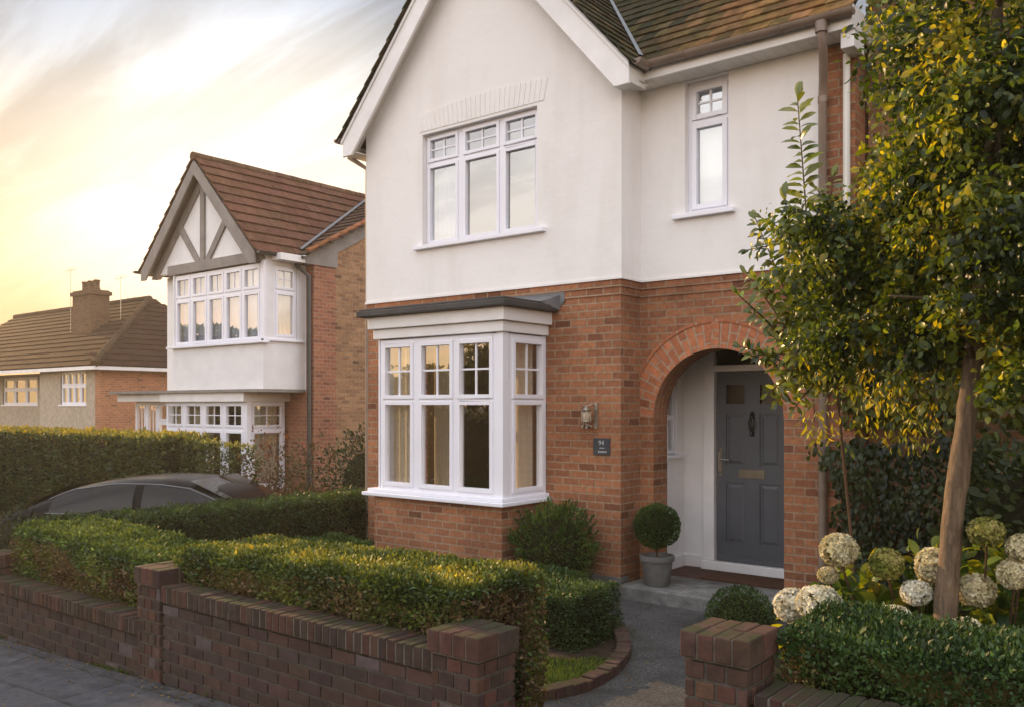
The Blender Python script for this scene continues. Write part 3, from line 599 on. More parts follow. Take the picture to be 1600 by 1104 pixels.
# ================================================================= GARDEN WALLS
BR = (.052, .032, .027); BR2 = (.075, .038, .028)
def brickwork(mb, x0, x1, y0, y1, z0, z1, seed=1, cols=(BR, BR2), mortar=(.085, .076, .065), ends=True, hb=.063, mj=.012, L_=.165):
    """real bricks laid round a mortar core"""
    rb = random.Random(seed); mb.box(x0 + .006, x1 - .006, y0 + .006, y1 - .006, z0, z1 - .004, 0, mortar)
    nrow = max(1, round((z1 - z0) / (hb + mj))); hh = (z1 - z0) / nrow
    for r in range(nrow):
        za, zb = z0 + r * hh + mj * .5, z0 + (r + 1) * hh - mj * .5
        for (a0, a1, side) in ((x0, x1, 'f'), (y0, y1, 'e'), (y0, y1, 'w'), (x0, x1, 'b')):
            ln = a1 - a0; off = (L_ + mj) / 2 if (r + (side in 'ew')) % 2 else 0; a = a0 - off
            nfit = max(1, round(ln / (L_ + mj))); wl = ln / nfit; a = a0 - (wl / 2 if (r + (side in 'ew')) % 2 else 0)
            while a < a1 - .01:
                s, e = max(a, a0) + mj * .5, min(a + wl, a1) - mj * .5; a += wl
                if e - s < .02: continue
                if s < a0 + mj: s = a0
                if e > a1 - mj: e = a1
                base = cols[0] if rb.random() < .65 else cols[1]; c = jit(base, .17, rb)
                if rb.random() < .06: c = jit((.085, .068, .066), .15, rb)
                pr = rb.uniform(.001, .005); dpt = .0475
                if side == 'f': mb.box(s, e, y0 - pr, y0 + dpt, za, zb, 0, c)
                elif side == 'b': mb.box(s, e, y1 - dpt, y1 + pr, za, zb, 0, c)
                elif side == 'e': mb.box(x1 - dpt, x1 + .0005 + pr, max(s, y0 + dpt + .0), min(e, y1 - dpt), za + .0003, zb - .0003, 0, c) if min(e, y1 - dpt) - max(s, y0 + dpt) > .015 else None
                else: mb.box(x0 - .0005 - pr, x0 + dpt, max(s, y0 + dpt), min(e, y1 - dpt), za + .0003, zb - .0003, 0, c) if min(e, y1 - dpt) - max(s, y0 + dpt) > .015 else None
def coping(mb, x0, x1, y0, y1, zb, zt, seed=2, zb2=None, zt2=None):
    rb = random.Random(seed); n = round((x1 - x0) / .060); w = (x1 - x0) / n
    mb.box(x0, x1, y0 + .006, y1 - .006, zb + .004, zt - .008, 0, (.12, .11, .09))
    for i in range(n):
        p = rb.uniform(-.003, .003); mb.box(x0 + i * w + .005, x0 + (i + 1) * w - .005, y0 + p, y1 + p, zb + .006 + rb.uniform(0, .002), zt + rb.uniform(-.004, .003), 0, jit((.042, .029, .023) if rb.random() < .6 else (.066, .034, .025), .18, rb))
def pillar(root, x0, x1, y0, y1, z0, z1, seed, cols=(BR, BR2)):
    b = MB(); i = .016; brickwork(b, x0 + i, x1 - i, y0 + i, y1 - i, z0, z1 - .115, seed, cols, L_=.082)
    p = b.build('pillar', 'brick_geo', root, bevel=.004)
    c = MB(); rb = random.Random(seed + 9); c.box(x0 + .006, x1 - .006, y0 + .006, y1 - .006, z1 - .113, z1 - .006, 0, (.12, .10, .082))
    n = 4; w = (x1 - x0) / n; hd = (y1 - y0)
    for k in range(n):     # brick on edge cap: two rows meeting in the middle, end bricks turned
        for j in range(2):
            ya, yb = (y0, y0 + hd * .5 - .004) if j == 0 else (y0 + hd * .5 + .004, y1)
            c.box(x0 + k * w + (.0 if k == 0 else .004), x0 + (k + 1) * w - (0 if k == n - 1 else .004), ya, yb, z1 - .105, z1 + rb.uniform(-.003, .003), 0, jit(cols[1] if rb.random() < .6 else cols[0], .22, rb))
    c.build('pillar_cap', 'brick_geo', p, bevel=.006)
gw = thing('garden_wall', (-4.2, 3.1, .1), 'long low weathered brick wall with brick on edge coping in front of the hedges', 'garden wall')
b = MB(); brickwork(b, -5.2, -2.86, 3.02, 3.225, -.05, .60, 3, cols=((.048, .032, .029), (.058, .034, .028))); b.build('brickwork', 'brick_geo', gw, bevel=.004)
b = MB(); brickwork(b, -7.84, -5.48, 3.02, 3.225, -.2, .345, 4, cols=((.044, .030, .028), (.054, .033, .028))); b.build('brickwork', 'brick_geo', gw, bevel=.004)
b = MB(); brickwork(b, -14.2, -8.13, 3.02, 3.225, -.7, .22, 14); b.build('brickwork', 'brick_geo', gw, bevel=.004)
b = MB(); coping(b, -5.2, -2.86, 3.0, 3.245, .602, .712, 5); b.build('coping', 'brick_geo', gw, bevel=.006)
b = MB(); coping(b, -7.84, -5.48, 3.0, 3.245, .347, .455, 6); b.build('coping', 'brick_geo', gw, bevel=.006)
b = MB(); coping(b, -14.2, -8.13, 3.0, 3.245, .222, .33, 16); b.build('coping', 'brick_geo', gw, bevel=.006)
pillar(gw, -2.885, -2.57, 3.0, 3.30, .05, .808, 7)
pillar(gw, -5.50, -5.2, 2.99, 3.28, -.05, .806, 8)
pillar(gw, -8.14, -7.83, 2.99, 3.28, -.2, .62, 9)
gr = thing('garden_wall', (0, 3.4, .2), 'short brick wall with gate pillar under the trimmed hedge at the right', 'garden wall')
pillar(gr, -1.715, -1.415, 3.265, 3.565, .12, .932, 10, cols=((.070, .040, .030), (.092, .048, .034)))
b = MB(); brickwork(b, -1.415, 2.3, 3.285, 3.49, .1, .622, 11); b.build('brickwork', 'brick_geo', gr, bevel=.004)
b = MB(); coping(b, -1.4, 2.3, 3.265, 3.51, .624, .732, 12); b.build('coping', 'brick_geo', gr, bevel=.006)

# ================================================================= MAIN HOUSE
XL, XR, YG, YW, XE = -8.05, -4.49, 7.35, 7.72, -2.40
BAND = 3.06
H = thing('house', (-6.3, 9, 0), 'white rendered two storey house with red brick ground floor, square bay window and arched porch', 'house')
b = MB()
# gable front, brick with bay opening
wall(b, 'y', YG, XL, XR, 0, BAND, [(-7.05, -5.45, .9, 2.6)], .3, reveal=1)
wall(b, 'x', XR, YG + .3, 8.05, 0, BAND, [], .28, -1)
wall(b, 'x', XL, YG + .3, 13, 0, BAND, [], .28, 1)
b.build('brick_wall', ['brick', 'interior'], H)
b = MB()
# wing front with arch
ax0, ax1, acx, ar, asp = -4.34, -3.02, -3.68, .66, 1.718
wall(b, 'y', YW, XR, ax0, 0, BAND, [], .28); wall(b, 'y', YW, ax1, XE, 0, BAND, [], .28)
nseg = 28
for i in range(nseg):
    t0, t1 = math.pi - math.pi * i / nseg, math.pi - math.pi * (i + 1) / nseg
    xa, xb = acx + ar * math.cos(t0), acx + ar * math.cos(t1); za, zb = asp + ar * math.sin(t0), asp + ar * math.sin(t1)
    for y in (YW, YW + .28): b.face([(xa, y, za), (xb, y, zb), (xb, y, BAND), (xa, y, BAND)])
    b.face([(xa, YW, za), (xa, YW + .28, za), (xb, YW + .28, zb), (xb, YW, zb)], uv=[(t0 * ar, YW), (t0 * ar, YW + .28), (t1 * ar, YW + .28), (t1 * ar, YW)])
b.face([(ax0, YW, BAND), (ax1, YW, BAND), (ax1, YW + .28, BAND), (ax0, YW + .28, BAND)])
wall(b, 'x', XE, YW + .281, 13, 0, 5.0, [], .28, -1)
wall(b, 'y', YW + .004, -2.70, XE, BAND, 5.15, [], .3)
b.build('brick_wall', 'brick', H)
# arch ring
b = MB(); n = 44
for (r0, r1, pr, cm) in ((ar, .905, .005, 0), (.905, .935, .014, 0)):
    for i in range(n):
        t0, t1 = math.pi - math.pi * i / n, math.pi - math.pi * (i + 1) / n
        def q(r, t, y): return (acx + r * math.cos(t), y, asp + r * math.sin(t))
        U = (lambda r, t: (r * .93 + .02, -t * .70)) if r0 < .85 else (lambda r, t: (-t * .85 + .05, .073 * (r - .905) / .04 * .8 + .01))
        b.face([q(r0, t0, YW - pr), q(r0, t1, YW - pr), q(r1, t1, YW - pr), q(r1, t0, YW - pr)], uv=[U(r0, t0), U(r0, t1), U(r1, t1), U(r1, t0)])
        b.face([q(r1, t0, YW - pr), q(r1, t1, YW - pr), q(r1, t1, YW), q(r1, t0, YW)], uv=[(0, 0), (.05, 0), (.05, .01), (0, .01)])
        if r0 < .85: b.face([q(r0, t0, YW - pr), q(r0, t1, YW - pr), q(r0, t1, YW), q(r0, t0, YW)], uv=[(0, -t0 * .7), (0, -t1 * .7), (.01, -t1 * .7), (.01, -t0 * .7)])
b.box(acx - .04, acx + .04, YW - .012, YW, asp + ar - .001, asp + .904)
b.build('brick_arch', 'brick_arch', H)
# band course, slightly proud bricks under the render
b = MB(); b.box(XL, XR + .02, YG - .02, YG, BAND - .075, BAND - .002); b.box(XR, XR + .02, YG, YW - .02, BAND - .075, BAND - .002); b.box(XR, XE, YW - .02, YW, BAND - .075, BAND - .002)
b.box(XL, XR + .01, YG - .01, YG, BAND - .15, BAND - .077); b.box(XR, XR + .01, YG, YW - .01, BAND - .15, BAND - .077); b.box(XR, XE, YW - .01, YW, BAND - .15, BAND - .077)
b.build('brick_course', 'brick', H)
# render
b = MB(); rt = .025
wall(b, 'y', YG - rt, XL - .01, XR + rt, BAND, 5.0, [(-7.115, -5.475, 3.66, 4.93)], .3)
ZA = 7.22; slope = 1.13
b.prism([(XL - .01, 5.0), (XR + rt, 5.0), (XR + rt, 5.1), (-6.27, 5.1 + (XR + rt + 6.27) * slope), (XL - .01, 5.1)], YG - rt, YG + .25)
wall(b, 'x', XR + rt, YG - rt + .3, YW - rt, BAND, 5.1, [], .25, -1)
wall(b, 'y', YW - rt, XR + rt, -2.70, BAND, 5.1, [(-3.985, -3.535, 3.665, 4.93)], .3)
wall(b, 'x', XL - .01, YG - rt + .3, 13, BAND, 5.2, [], .25, 1)
# drip bead at foot of render
b.box(XL - .02, XR + rt + .012, YG - rt - .012, YG, BAND - .002, BAND + .022); b.box(XR, XR + rt + .012, YG, YW - rt - .012, BAND - .002, BAND + .022); b.box(XR, -2.70, YW - rt - .012, YW, BAND - .002, BAND + .022)
b.build('rendered_wall', 'render', H)
# painted soldier course over upper window
b = MB(); rb = random.Random(12); n = 27
for i in range(n):
    t = i / n; x = -7.15 + (1.77) * t; lean = (t - .5) * .10; w = 1.77 / n * .86; zb = 4.965 + .0 ; zt = 5.155 + .05 * math.sin(math.pi * t) + .02 * t + rb.uniform(-.004, .004)
    b.mesh([(x, YG - rt - .007, zb), (x + w, YG - rt - .007, zb), (x + w + lean, YG - rt - .007, zt), (x + lean, YG - rt - .007, zt), (x - .003, YG - rt + .002, zb), (x + w + .003, YG - rt + .002, zb), (x + w + lean + .003, YG - rt + .002, zt + .003), (x + lean - .003, YG - rt + .002, zt + .003)],
           [(0, 1, 2, 3), (0, 4, 5, 1), (1, 5, 6, 2), (2, 6, 7, 3), (3, 7, 4, 0)])
b.build('brick_lintel', 'render', H)
# plinth stain foot
b = MB(); b.box(XL, XR + .015, YG - .015, YG, -.1, .19); b.box(XR, XR + .015, YG, YW - .25, -.1, .19); b.box(-3.02, XE, YW - .015, YW, -.1, .16); b.build('plinth', 'conc', H)
# upper window
win(H, 'y', YG + .045, -1, [(-7.08, -6.631, (4.577, 4.624), 1, 1, 3), (-6.541, -6.037, (4.577, 4.624), 1, 1, 3), (-5.968, -5.511, (4.577, 4.624), 1, 1, 3)], 3.69, 4.897, glass='glass_up', sill=(-7.215, -5.36, 3.66, .045, .13), fw=.034, sw=.03, label='wide three light upstairs window')
win(H, 'y', YW + .045, -1, [(-3.935, -3.585, (4.53, 4.58), 1, 1, 3)], 3.72, 4.88, glass='glass_up', sill=(-4.10, -3.47, 3.67, .045, .13), fw=.05, label='narrow upstairs window above the porch')
# bay window ------------------------------------------------------
YB, BXL, BXR = 6.64, -7.10, -5.378
b = MB(); wall(b, 'y', YB - .02, -7.15, -5.375, 0, .875, [], .2); wall(b, 'x', -5.375, YB + .18, YG, 0, .875, [], .2, -1); wall(b, 'x', -7.15, YB + .18, YG, 0, .875, [], .2, 1)
bayp = b.build('bay_base', 'brick', H)
fo = win(H, 'y', YB, -1, [(-7.027, -6.584, (1.884, 1.921), 1, 1, 3), (-6.487, -6.024, (1.884, 1.921), 1, 1, 3), (-5.959, -5.501, (1.884, 1.921), 1, 1, 3)], .995, 2.49, name='bay_window', fw=.05, sw=.034, label='three light front of the square bay')
win(H, 'x', BXR, 1, [(6.797, 7.295, (1.884, 1.921), 1, 1, 3)], .995, 2.49, name='bay_window', fw=.05, sw=.034, label='narrow side light of the square bay')
win(H, 'x', -7.10, -1, [(6.80, 7.23, (1.855, 1.935), 1, 1, 0)], 1.0, 2.50, name='bay_window', fw=.05)
for q in ((-5.452, BXR + .006, YB - .006, YB + .09), (-7.106, -7.086, YB - .004, YB + .08), (-5.45, -5.38, 7.28, 7.35)):
    b = MB(); b.box(*q, .95, 2.55); b.build('corner_post', 'upvc', fo, bevel=.004)
b = MB(); b.prism([(-7.27, YB - .10), (-5.30, YB - .10), (-5.30, YG), (-7.27, YG)], .875, .915, 'z'); b.prism([(-7.22, YB - .06), (-5.335, YB - .06), (-5.335, YG), (-7.22, YG)], .915, .952, 'z'); b.build('sill', 'upvc', fo, bevel=.008)
b = MB(); b.box(-7.15, -5.345, YB - .04, YG, 2.552, 2.655); b.box(-7.19, -5.30, YB - .085, YG, 2.658, 2.785); b.build('bay_fascia', 'paint_white', H, bevel=.006)
b = MB(); b.prism([(-7.29, YB - .17), (-5.22, YB - .17), (-5.22, YG), (-7.29, YG)], 2.787, 2.848, 'z'); b.prism([(-7.27, YB - .15), (-5.24, YB - .15), (-5.24, YG), (-7.27, YG)], 2.848, 2.872, 'z')
b.build('bay_roof', 'felt', H, bevel=.01)
b = MB(); b.mesh([(-5.9, YG - .001, 2.985), (-5.2, YG - .001, 2.96), (-5.24, 7.1, 2.878), (-5.9, 7.0, 2.878), (-5.2, YG - .012, 2.80), (-5.24, 7.1, 2.86)], [(0, 1, 2, 3), (1, 4, 5, 2)]); b.mesh([(-5.24, YG - .016, 2.80), (-5.14, YG - .016, 2.89), (-5.14, YG - .016, 2.985), (-5.9, YG - .016, 3.0), (-5.9, YG - .016, 2.88), (-5.24, YG - .016, 2.86)], [(0, 1, 2, 3, 4, 5)])
b.build('lead_flashing', 'lead', H)
# curtains of the bay, each its own thing
curtain('y', 6.80, -7.06, -6.56, .98, 2.52, 'sheer cream curtain in the left front light of the main bay', 'curtain', 5, .018)
curtain('y', 7.0, -6.62, -6.38, .98, 2.52, 'drawn back cream curtain behind the middle front light of the main bay', 'curtain', 6, .02)
curtain('x', -5.50, 6.86, 7.30, .98, 2.52, 'full cream curtain in the narrow side light of the main bay', 'curtain', 5, .016)
curtain('y', YG + .2, -7.3, -6.75, 3.72, 4.93, 'pale net curtain at the left side of the wide upstairs window', 'net', 8, .02)
b = MB(); b.box(-3.94, -3.58, YW + .16, YW + .17, 3.72, 4.88); tag(b.build('blind', 'blind'), 'pale lowered blind in the narrow upstairs window over the porch', 'blind')
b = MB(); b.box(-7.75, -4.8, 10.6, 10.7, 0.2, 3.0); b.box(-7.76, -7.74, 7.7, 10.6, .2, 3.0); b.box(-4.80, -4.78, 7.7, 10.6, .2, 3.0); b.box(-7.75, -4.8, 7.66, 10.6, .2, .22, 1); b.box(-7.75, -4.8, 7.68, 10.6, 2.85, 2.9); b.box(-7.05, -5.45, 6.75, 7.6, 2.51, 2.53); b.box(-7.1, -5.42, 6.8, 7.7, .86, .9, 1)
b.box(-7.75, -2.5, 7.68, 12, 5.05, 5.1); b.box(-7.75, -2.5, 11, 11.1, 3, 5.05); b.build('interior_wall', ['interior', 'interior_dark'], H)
# porch ---------------------------------------------------------------
b = MB(); wall(b, 'x', -4.46, YW + .28, 8.62, .14, 2.75, [(8.03, 8.45, 1.33, 2.10)], .08, -1); b.box(-4.46, -4.2, 8.60, 8.72, .14, 2.75)
b.box(-4.5, -2.9, YW + .28, 8.7, 2.72, 2.76); wall(b, 'x', -2.93, YW + .28, 8.7, .14, 2.75, [], .1, 1); b.box(-4.46, ax0 - .001, YW + .281, YW + .295, .14, 2.72)
b.box(-4.455, -4.21, 8.575, 8.60, .14, .26); b.box(-4.455, -4.435, 8.07, 8.575, .14, .26)
b.build('porch_wall', 'paint_white', H)
win(H, 'x', -4.49, 1, [(8.06, 8.42, (1.70, 1.73), 0, 0, 0)], 1.36, 2.07, name='window', fw=.03, sill=(8.0, 8.5, 1.33, .03, .09), label='small window in the left side of the porch')
b = MB()
b.box(-4.205, -4.085, 8.53, 8.66, .235, 2.56); b.box(-3.29, -3.16, 8.53, 8.66, .235, 2.56); b.box(-4.085, -3.29, 8.53, 8.66, 2.195, 2.26); b.box(-4.085, -3.29, 8.53, 8.66, 2.50, 2.56); b.box(-4.22, -3.14, 8.50, 8.66, .14, .232)
b.box(-4.205, -3.16, 8.54, 8.70, 2.562, 2.74)
df = b.build('door_frame', 'paint_white', H, bevel=.006)
b = MB(); b.box(-4.085, -3.29, 8.59, 8.60, 2.26, 2.50); b.build('fanlight', 'glass_frost', df)
D = MB(); dx0, dx1, dz0, dz1, yd = -4.078, -3.297, .236, 2.188, 8.585
cols_ = [(-3.975, -3.765), (-3.61, -3.40)]; rows_ = [(.43, 1.05), (1.23, 1.76), (1.86, 2.06)]
us = [dx0, *[x for c in cols_ for x in c], dx1]
wall(D, 'y', yd, dx0, dx1, dz0, dz1, [(c[0], c[1], r[0], r[1]) for c in cols_ for r in rows_], .045)
for c in cols_:
    for r in rows_[:2]:
        i = .035; y0, y1, y2 = yd + .014, yd + .014, yd + .003
        D.face([(c[0], y0, r[0]), (c[1], y0, r[0]), (c[1], y0, r[1]), (c[0], y0, r[1])])
        D.mesh([(c[0] + .018, y1 - .001, r[0] + .018), (c[1] - .018, y1 - .001, r[0] + .018), (c[1] - .018, y1 - .001, r[1] - .018), (c[0] + .018, y1 - .001, r[1] - .018), (c[0] + i + .01, y2, r[0] + i + .01), (c[1] - i - .01, y2, r[0] + i + .01), (c[1] - i - .01, y2, r[1] - i - .01), (c[0] + i + .01, y2, r[1] - i - .01)],
               [(4, 5, 6, 7), (0, 1, 5, 4), (1, 2, 6, 5), (2, 3, 7, 6), (3, 0, 4, 7)])
D.box(dx0 + .01, dx1 - .01, yd - .02, yd - .001, dz0 + .004, dz0 + .05)
dr = D.build('door', 'door', H)
for c in cols_:
    b = MB(); b.face([(c[0], yd + .02, 1.86), (c[1], yd + .02, 1.86), (c[1], yd + .02, 2.06), (c[0], yd + .02, 2.06)]); b.build('pane', 'glass_frost', dr)
    b = MB()
    for (a0, a1, z0, z1) in ((c[0] - .008, c[1] + .008, 1.850, 1.862), (c[0] - .008, c[1] + .008, 2.058, 2.070), (c[0] - .008, c[0] + .004, 1.862, 2.058), (c[1] - .004, c[1] + .008, 1.862, 2.058)): b.box(a0, a1, yd - .006, yd + .012, z0, z1)
    b.build('glazing_bead', 'door', dr)
b = MB(); b.box(-4.047, -4.017, yd - .008, yd, 1.12, 1.40); b.tube([(-4.032, yd, 1.29), (-4.032, yd - .05, 1.29), (-3.92, yd - .052, 1.285)], .009); b.box(-4.04, -4.024, yd - .014, yd, 1.16, 1.2); b.tube([(-4.032, yd - .012, 1.39), (-4.032, yd - .045, 1.37), (-4.032, yd - .045, 1.16), (-4.032, yd - .012, 1.14)], .007); b.build('handle', 'steel', dr, smooth=False, bevel=.002)
b = MB(); b.box(-3.83, -3.555, yd - .010, yd, 1.105, 1.19); b.box(-3.80, -3.585, yd - .016, yd - .010, 1.125, 1.17)
for i in range(13): b.box(-3.79 + i * .015, -3.783 + i * .015, yd - .018, yd - .016, 1.135, 1.16)
b.build('letter_plate', 'brass', dr, bevel=.002)
b = MB(); b.lathe([(.0, .0), (.024, .004), (.03, .02), (.02, .04), (.026, .055), (.012, .075), (.0, .08)], (-3.687, yd - .012, 1.70), 12); b.tube([(-3.687, yd - .03, 1.73), (-3.715, yd - .034, 1.68), (-3.705, yd - .036, 1.61), (-3.687, yd - .036, 1.585), (-3.669, yd - .036, 1.61), (-3.659, yd - .034, 1.68), (-3.687, yd - .03, 1.73)], .009, 8); b.lathe([(0, 0), (.02, .008), (.024, .03), (.014, .05), (0, .055)], (-3.687, yd - .02, 1.535), 12); b.box(-3.70, -3.674, yd - .008, yd, 1.53, 1.79); b.build('knocker', 'iron', dr, smooth=True)
# step
b = MB(); b.prism([(-4.46, 7.24), (-2.96, 7.24), (-2.96, 7.719), (-4.46, 7.719)], -.1, .138, 'z'); b.prism([(ax0, 7.719), (ax1, 7.719), (ax1, YW + .281), (ax0, YW + .281)], -.1, .138, 'z'); b.build('doorstep', 'conc', H, bevel=.015)
b = MB(); b.box(-4.46, -2.93, YW + .281, 8.6, .10, .139); b.build('porch_floor', 'quarry', H)
m = MB(); m.box(-3.98, -3.14, 8.0, 8.42, .1395, .158); tag(m.build('door_mat', 'mat', bevel=.006), 'flat brown rectangular mat on the porch floor before the grey door', 'door mat')
# main roof -------------------------------------------------------------
GX = -6.27; sl = math.sqrt(1 + slope ** 2)
def roof_light_col(c, rb):  # gable shade in olive and sunlight in orange painted into the tiles
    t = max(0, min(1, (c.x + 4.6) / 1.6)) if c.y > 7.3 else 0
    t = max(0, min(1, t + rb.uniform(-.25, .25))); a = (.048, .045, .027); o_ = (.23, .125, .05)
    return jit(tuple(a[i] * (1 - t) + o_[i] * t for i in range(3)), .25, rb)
EZ = 5.06     # roof plane height at bargeboard outer tips
hw = 2.0; zA = EZ + hw * slope; Yf = 7.08
rb_ = MB()
tiles(rb_, (GX + hw + .05, Yf, EZ - .05), (0, 1, 0), (-1, 0, slope), 27, 16, .185, .19, roof_light_col, .014, 21)
tiles(rb_, (GX - hw - .05, Yf, EZ - .05), (0, 1, 0), (1, 0, slope), 27, 16, .185, .19, roof_light_col, .014, 22)
wr = 4.0 / sl; WS = .98
tiles(rb_, (-6.6, YW - .30, 5.10), (1, 0, 0), (0, 1, WS), 24, 17, .178, .18, roof_light_col, .014, 23, inside=lambda c: c.z > EZ + (hw - abs(c.x - GX)) * slope - .12)
rb_.box(GX - hw, GX - hw + .0, Yf, Yf, 0, 0, 0, (0, 0, 0)) if False else None
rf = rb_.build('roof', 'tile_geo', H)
b = MB(); ridge(b, (GX, Yf, zA + .02), (GX, 12, zA + .02), .10, (.08, .055, .035)); b.build('ridge_tile', 'tile_geo', rf)
# under-roof boards so nothing shows through
b = MB(); b.mesh([(GX, Yf + .02, zA - .03), (GX + hw + .03, Yf + .02, EZ - .06), (GX + hw + .03, 12, EZ - .06), (GX, 12, zA - .03), (GX - hw - .03, Yf + .02, EZ - .06), (GX - hw - .03, 12, EZ - .06)], [(0, 1, 2, 3), (0, 3, 5, 4)])
b.mesh([(-6.2, YW - .28, 5.08), (-2.33, YW - .28, 5.08), (-2.33, YW + 2.0, 5.08 + 2.28 * WS), (-6.2, YW + 2.0, 5.08 + 2.28 * WS)], [(0, 1, 2, 3)]); b.build('roof_felt', 'felt', rf)
# valley lead
vx = lambda z: GX + hw - (z - EZ) / slope; vy = lambda z: YW - .30 + (z - 5.10) / WS
b = MB(); z0, z1 = 5.16, 7.0
def vp(z, d, e): 
    return (vx(z) + d, vy(z) + e, z + .045)
b.mesh([(vx(z0) - .01, vy(z0), z0 + .075), (vx(z0) + .04, vy(z0), z0 + .05), (vx(z1) + .04, vy(z1), z1 + .05), (vx(z1) - .01, vy(z1), z1 + .075)], [(0, 1, 2, 3)]); b.build('valley_lead', 'lead', rf)
# bargeboards
def board(sgn):
    b = MB(); xo = GX + sgn * hw; y0, y1 = 7.13, 7.165; t = .215
    b.prism([(GX, zA - .04), (xo, EZ - .04), (xo, EZ - .04 - t * .86), (xo - sgn * .16, EZ - .04 - t * .86), (GX, zA - .04 - t * sl * .95)], y0, y1)
    b.prism([(GX, zA - .025), (xo + sgn * .01, EZ - .025), (xo + sgn * .01, EZ - .085), (GX, zA - .085)], y0 - .018, y0 - .001)
    b.build('bargeboard', 'paint_white', H, bevel=.004)
    b = MB(); b.mesh([(GX, 7.165, zA - .2), (xo - sgn * .05, 7.165, EZ - .15), (xo - sgn * .05, YG - .02, EZ - .15), (GX, YG - .02, zA - .2)], [(0, 1, 2, 3)])
    for k in range(26):
        t_ = k / 26; b.box(GX + (xo - GX) * t_ - .004, GX + (xo - GX) * t_ + .004, 7.166, YG - .02, zA - .2 + (EZ - zA + .05) * t_ - .012, zA - .2 + (EZ - zA + .05) * t_ - .002)
    b.build('soffit', 'soffit', H)
board(1); board(-1)
# eave boxes
b = MB(); b.box(GX + hw - .19, GX + hw, 7.166, YG - .028, 4.855, 4.86); b.box(XR + .03, GX + hw, YG - .03, YW - .20, 4.905, 4.915); b.box(GX + hw - .03, GX + hw, 7.167, YW - .282, 4.86, 5.02)
b.build('soffit', 'soffit', H); b = MB(); b.box(GX - hw, XL, 7.167, 12, 4.86, 4.87); b.box(GX - hw, GX - hw + .02, 7.167, 12, 4.87, 5.0)
b.build('soffit', 'soffit', H); b = MB(); b.box(XR + .03, -2.33, YW - .28, YW - .026, 4.945, 4.955)
for k in range(22): b.box(XR + .06 + k * .1, XR + .066 + k * .1, YW - .27, YW - .03, 4.942, 4.9455)
b.build('soffit', 'soffit', H)
b = MB(); b.box(GX + hw, -2.33, YW - .305, YW - .28, 4.94, 5.10); b.box(-2.36, -2.335, YW - .28, YW + .3, 4.94, 5.15); b.build('fascia', 'paint_white', H, bevel=.003)
b = MB(); b.box(-2.44, -2.33, YW - .25, YW + .02, 4.80, 4.94); b.build('eave_box', 'paint_white', H, bevel=.004)
def gutter(pts, r=.055, name='gutter', mat='gutter', parent=H, ends=True):
    b = MB(); seg = 9
    for (a, c) in zip(pts, pts[1:]):
        a, c = Vector(a), Vector(c); d = (c - a).normalized(); s = d.cross(Vector((0, 0, 1))).normalized()
        for rr in (r, r * .88):
            va = [a + s * rr * math.cos(math.pi + math.pi * k / seg) + Vector((0, 0, 1)) * rr * math.sin(math.pi + math.pi * k / seg) for k in range(seg + 1)]; vc = [v + (c - a) for v in va]
            b.mesh(va + vc, [(k, k + 1, k + seg + 2, k + seg + 1) for k in range(seg)])
        b.mesh([a + s * r * math.cos(math.pi + math.pi * k / seg) + Vector((0, 0, 1)) * r * math.sin(math.pi + math.pi * k / seg) for k in range(seg + 1)], [tuple(range(seg + 1))])
        b.mesh([c + s * r * math.cos(math.pi + math.pi * k / seg) + Vector((0, 0, 1)) * r * math.sin(math.pi + math.pi * k / seg) for k in range(seg + 1)], [tuple(range(seg + 1))])
        n_ = int((c - a).length / .9)
        for k in range(n_): p = a + d * (k + .5) * .9; b.tube([p - s * (r + .004), p - s * r * .7 + Vector((0, 0, -r * .75)), p + Vector((0, 0, -r - .004)), p + s * r * .7 + Vector((0, 0, -r * .75)), p + s * (r + .004)], .008, 6)
    return b.build(name, mat, parent, smooth=True)
gutter([(GX + hw + .06, 7.16, 5.06), (GX + hw + .06, YW - .36, 5.055)])
gutter([(GX + hw + .02, YW - .365, 5.075), (-2.30, YW - .365, 5.065)])
gutter([(GX - hw - .065, 7.10, 5.06), (GX - hw - .065, 12, 5.06)])
b = MB(); b.tube([(GX - hw - .06, 7.30, 5.0), (GX - hw - .06, 7.30, 4.88), (XL - .08, 7.42, 4.72), (XL - .08, 7.42, 0)], .034, 12); b.build('downpipe', 'gutter', H, smooth=True)
b = MB(); b.tube([(-2.56, YW - .365, 5.03), (-2.56, YW - .36, 4.90), (-2.56, YW - .32, 4.80), (-2.63, YW - .12, 4.62), (-2.655, YW - .06, 4.50), (-2.655, YW - .055, 0.05)], .036, 14)
b.tube([(-2.56, YW - .365, 5.02), (-2.56, YW - .365, 4.93)], .05, 14)
for z in (4.45, 3.3, 2.2, 1.1): b.tube([(-2.655, YW - .055, z), (-2.655, YW - .055, z + .06)], .043, 14)
b.build('downpipe', 'gutter', H, smooth=True)
b = MB(); b.tube([(-2.455, YW - .05, 4.82), (-2.455, YW - .05, 3.0), (-2.455, YW + .01, 2.95)], .03, 12); b.build('downpipe', 'soffit', H, smooth=True)['label'] = 'white narrow downpipe at the right corner'
# chimney-less back body so the house is closed
b = MB(); wall(b, 'y', 13, XL, XE, 0, 5.1, [], .2); b.build('brick_wall', 'brick', H)

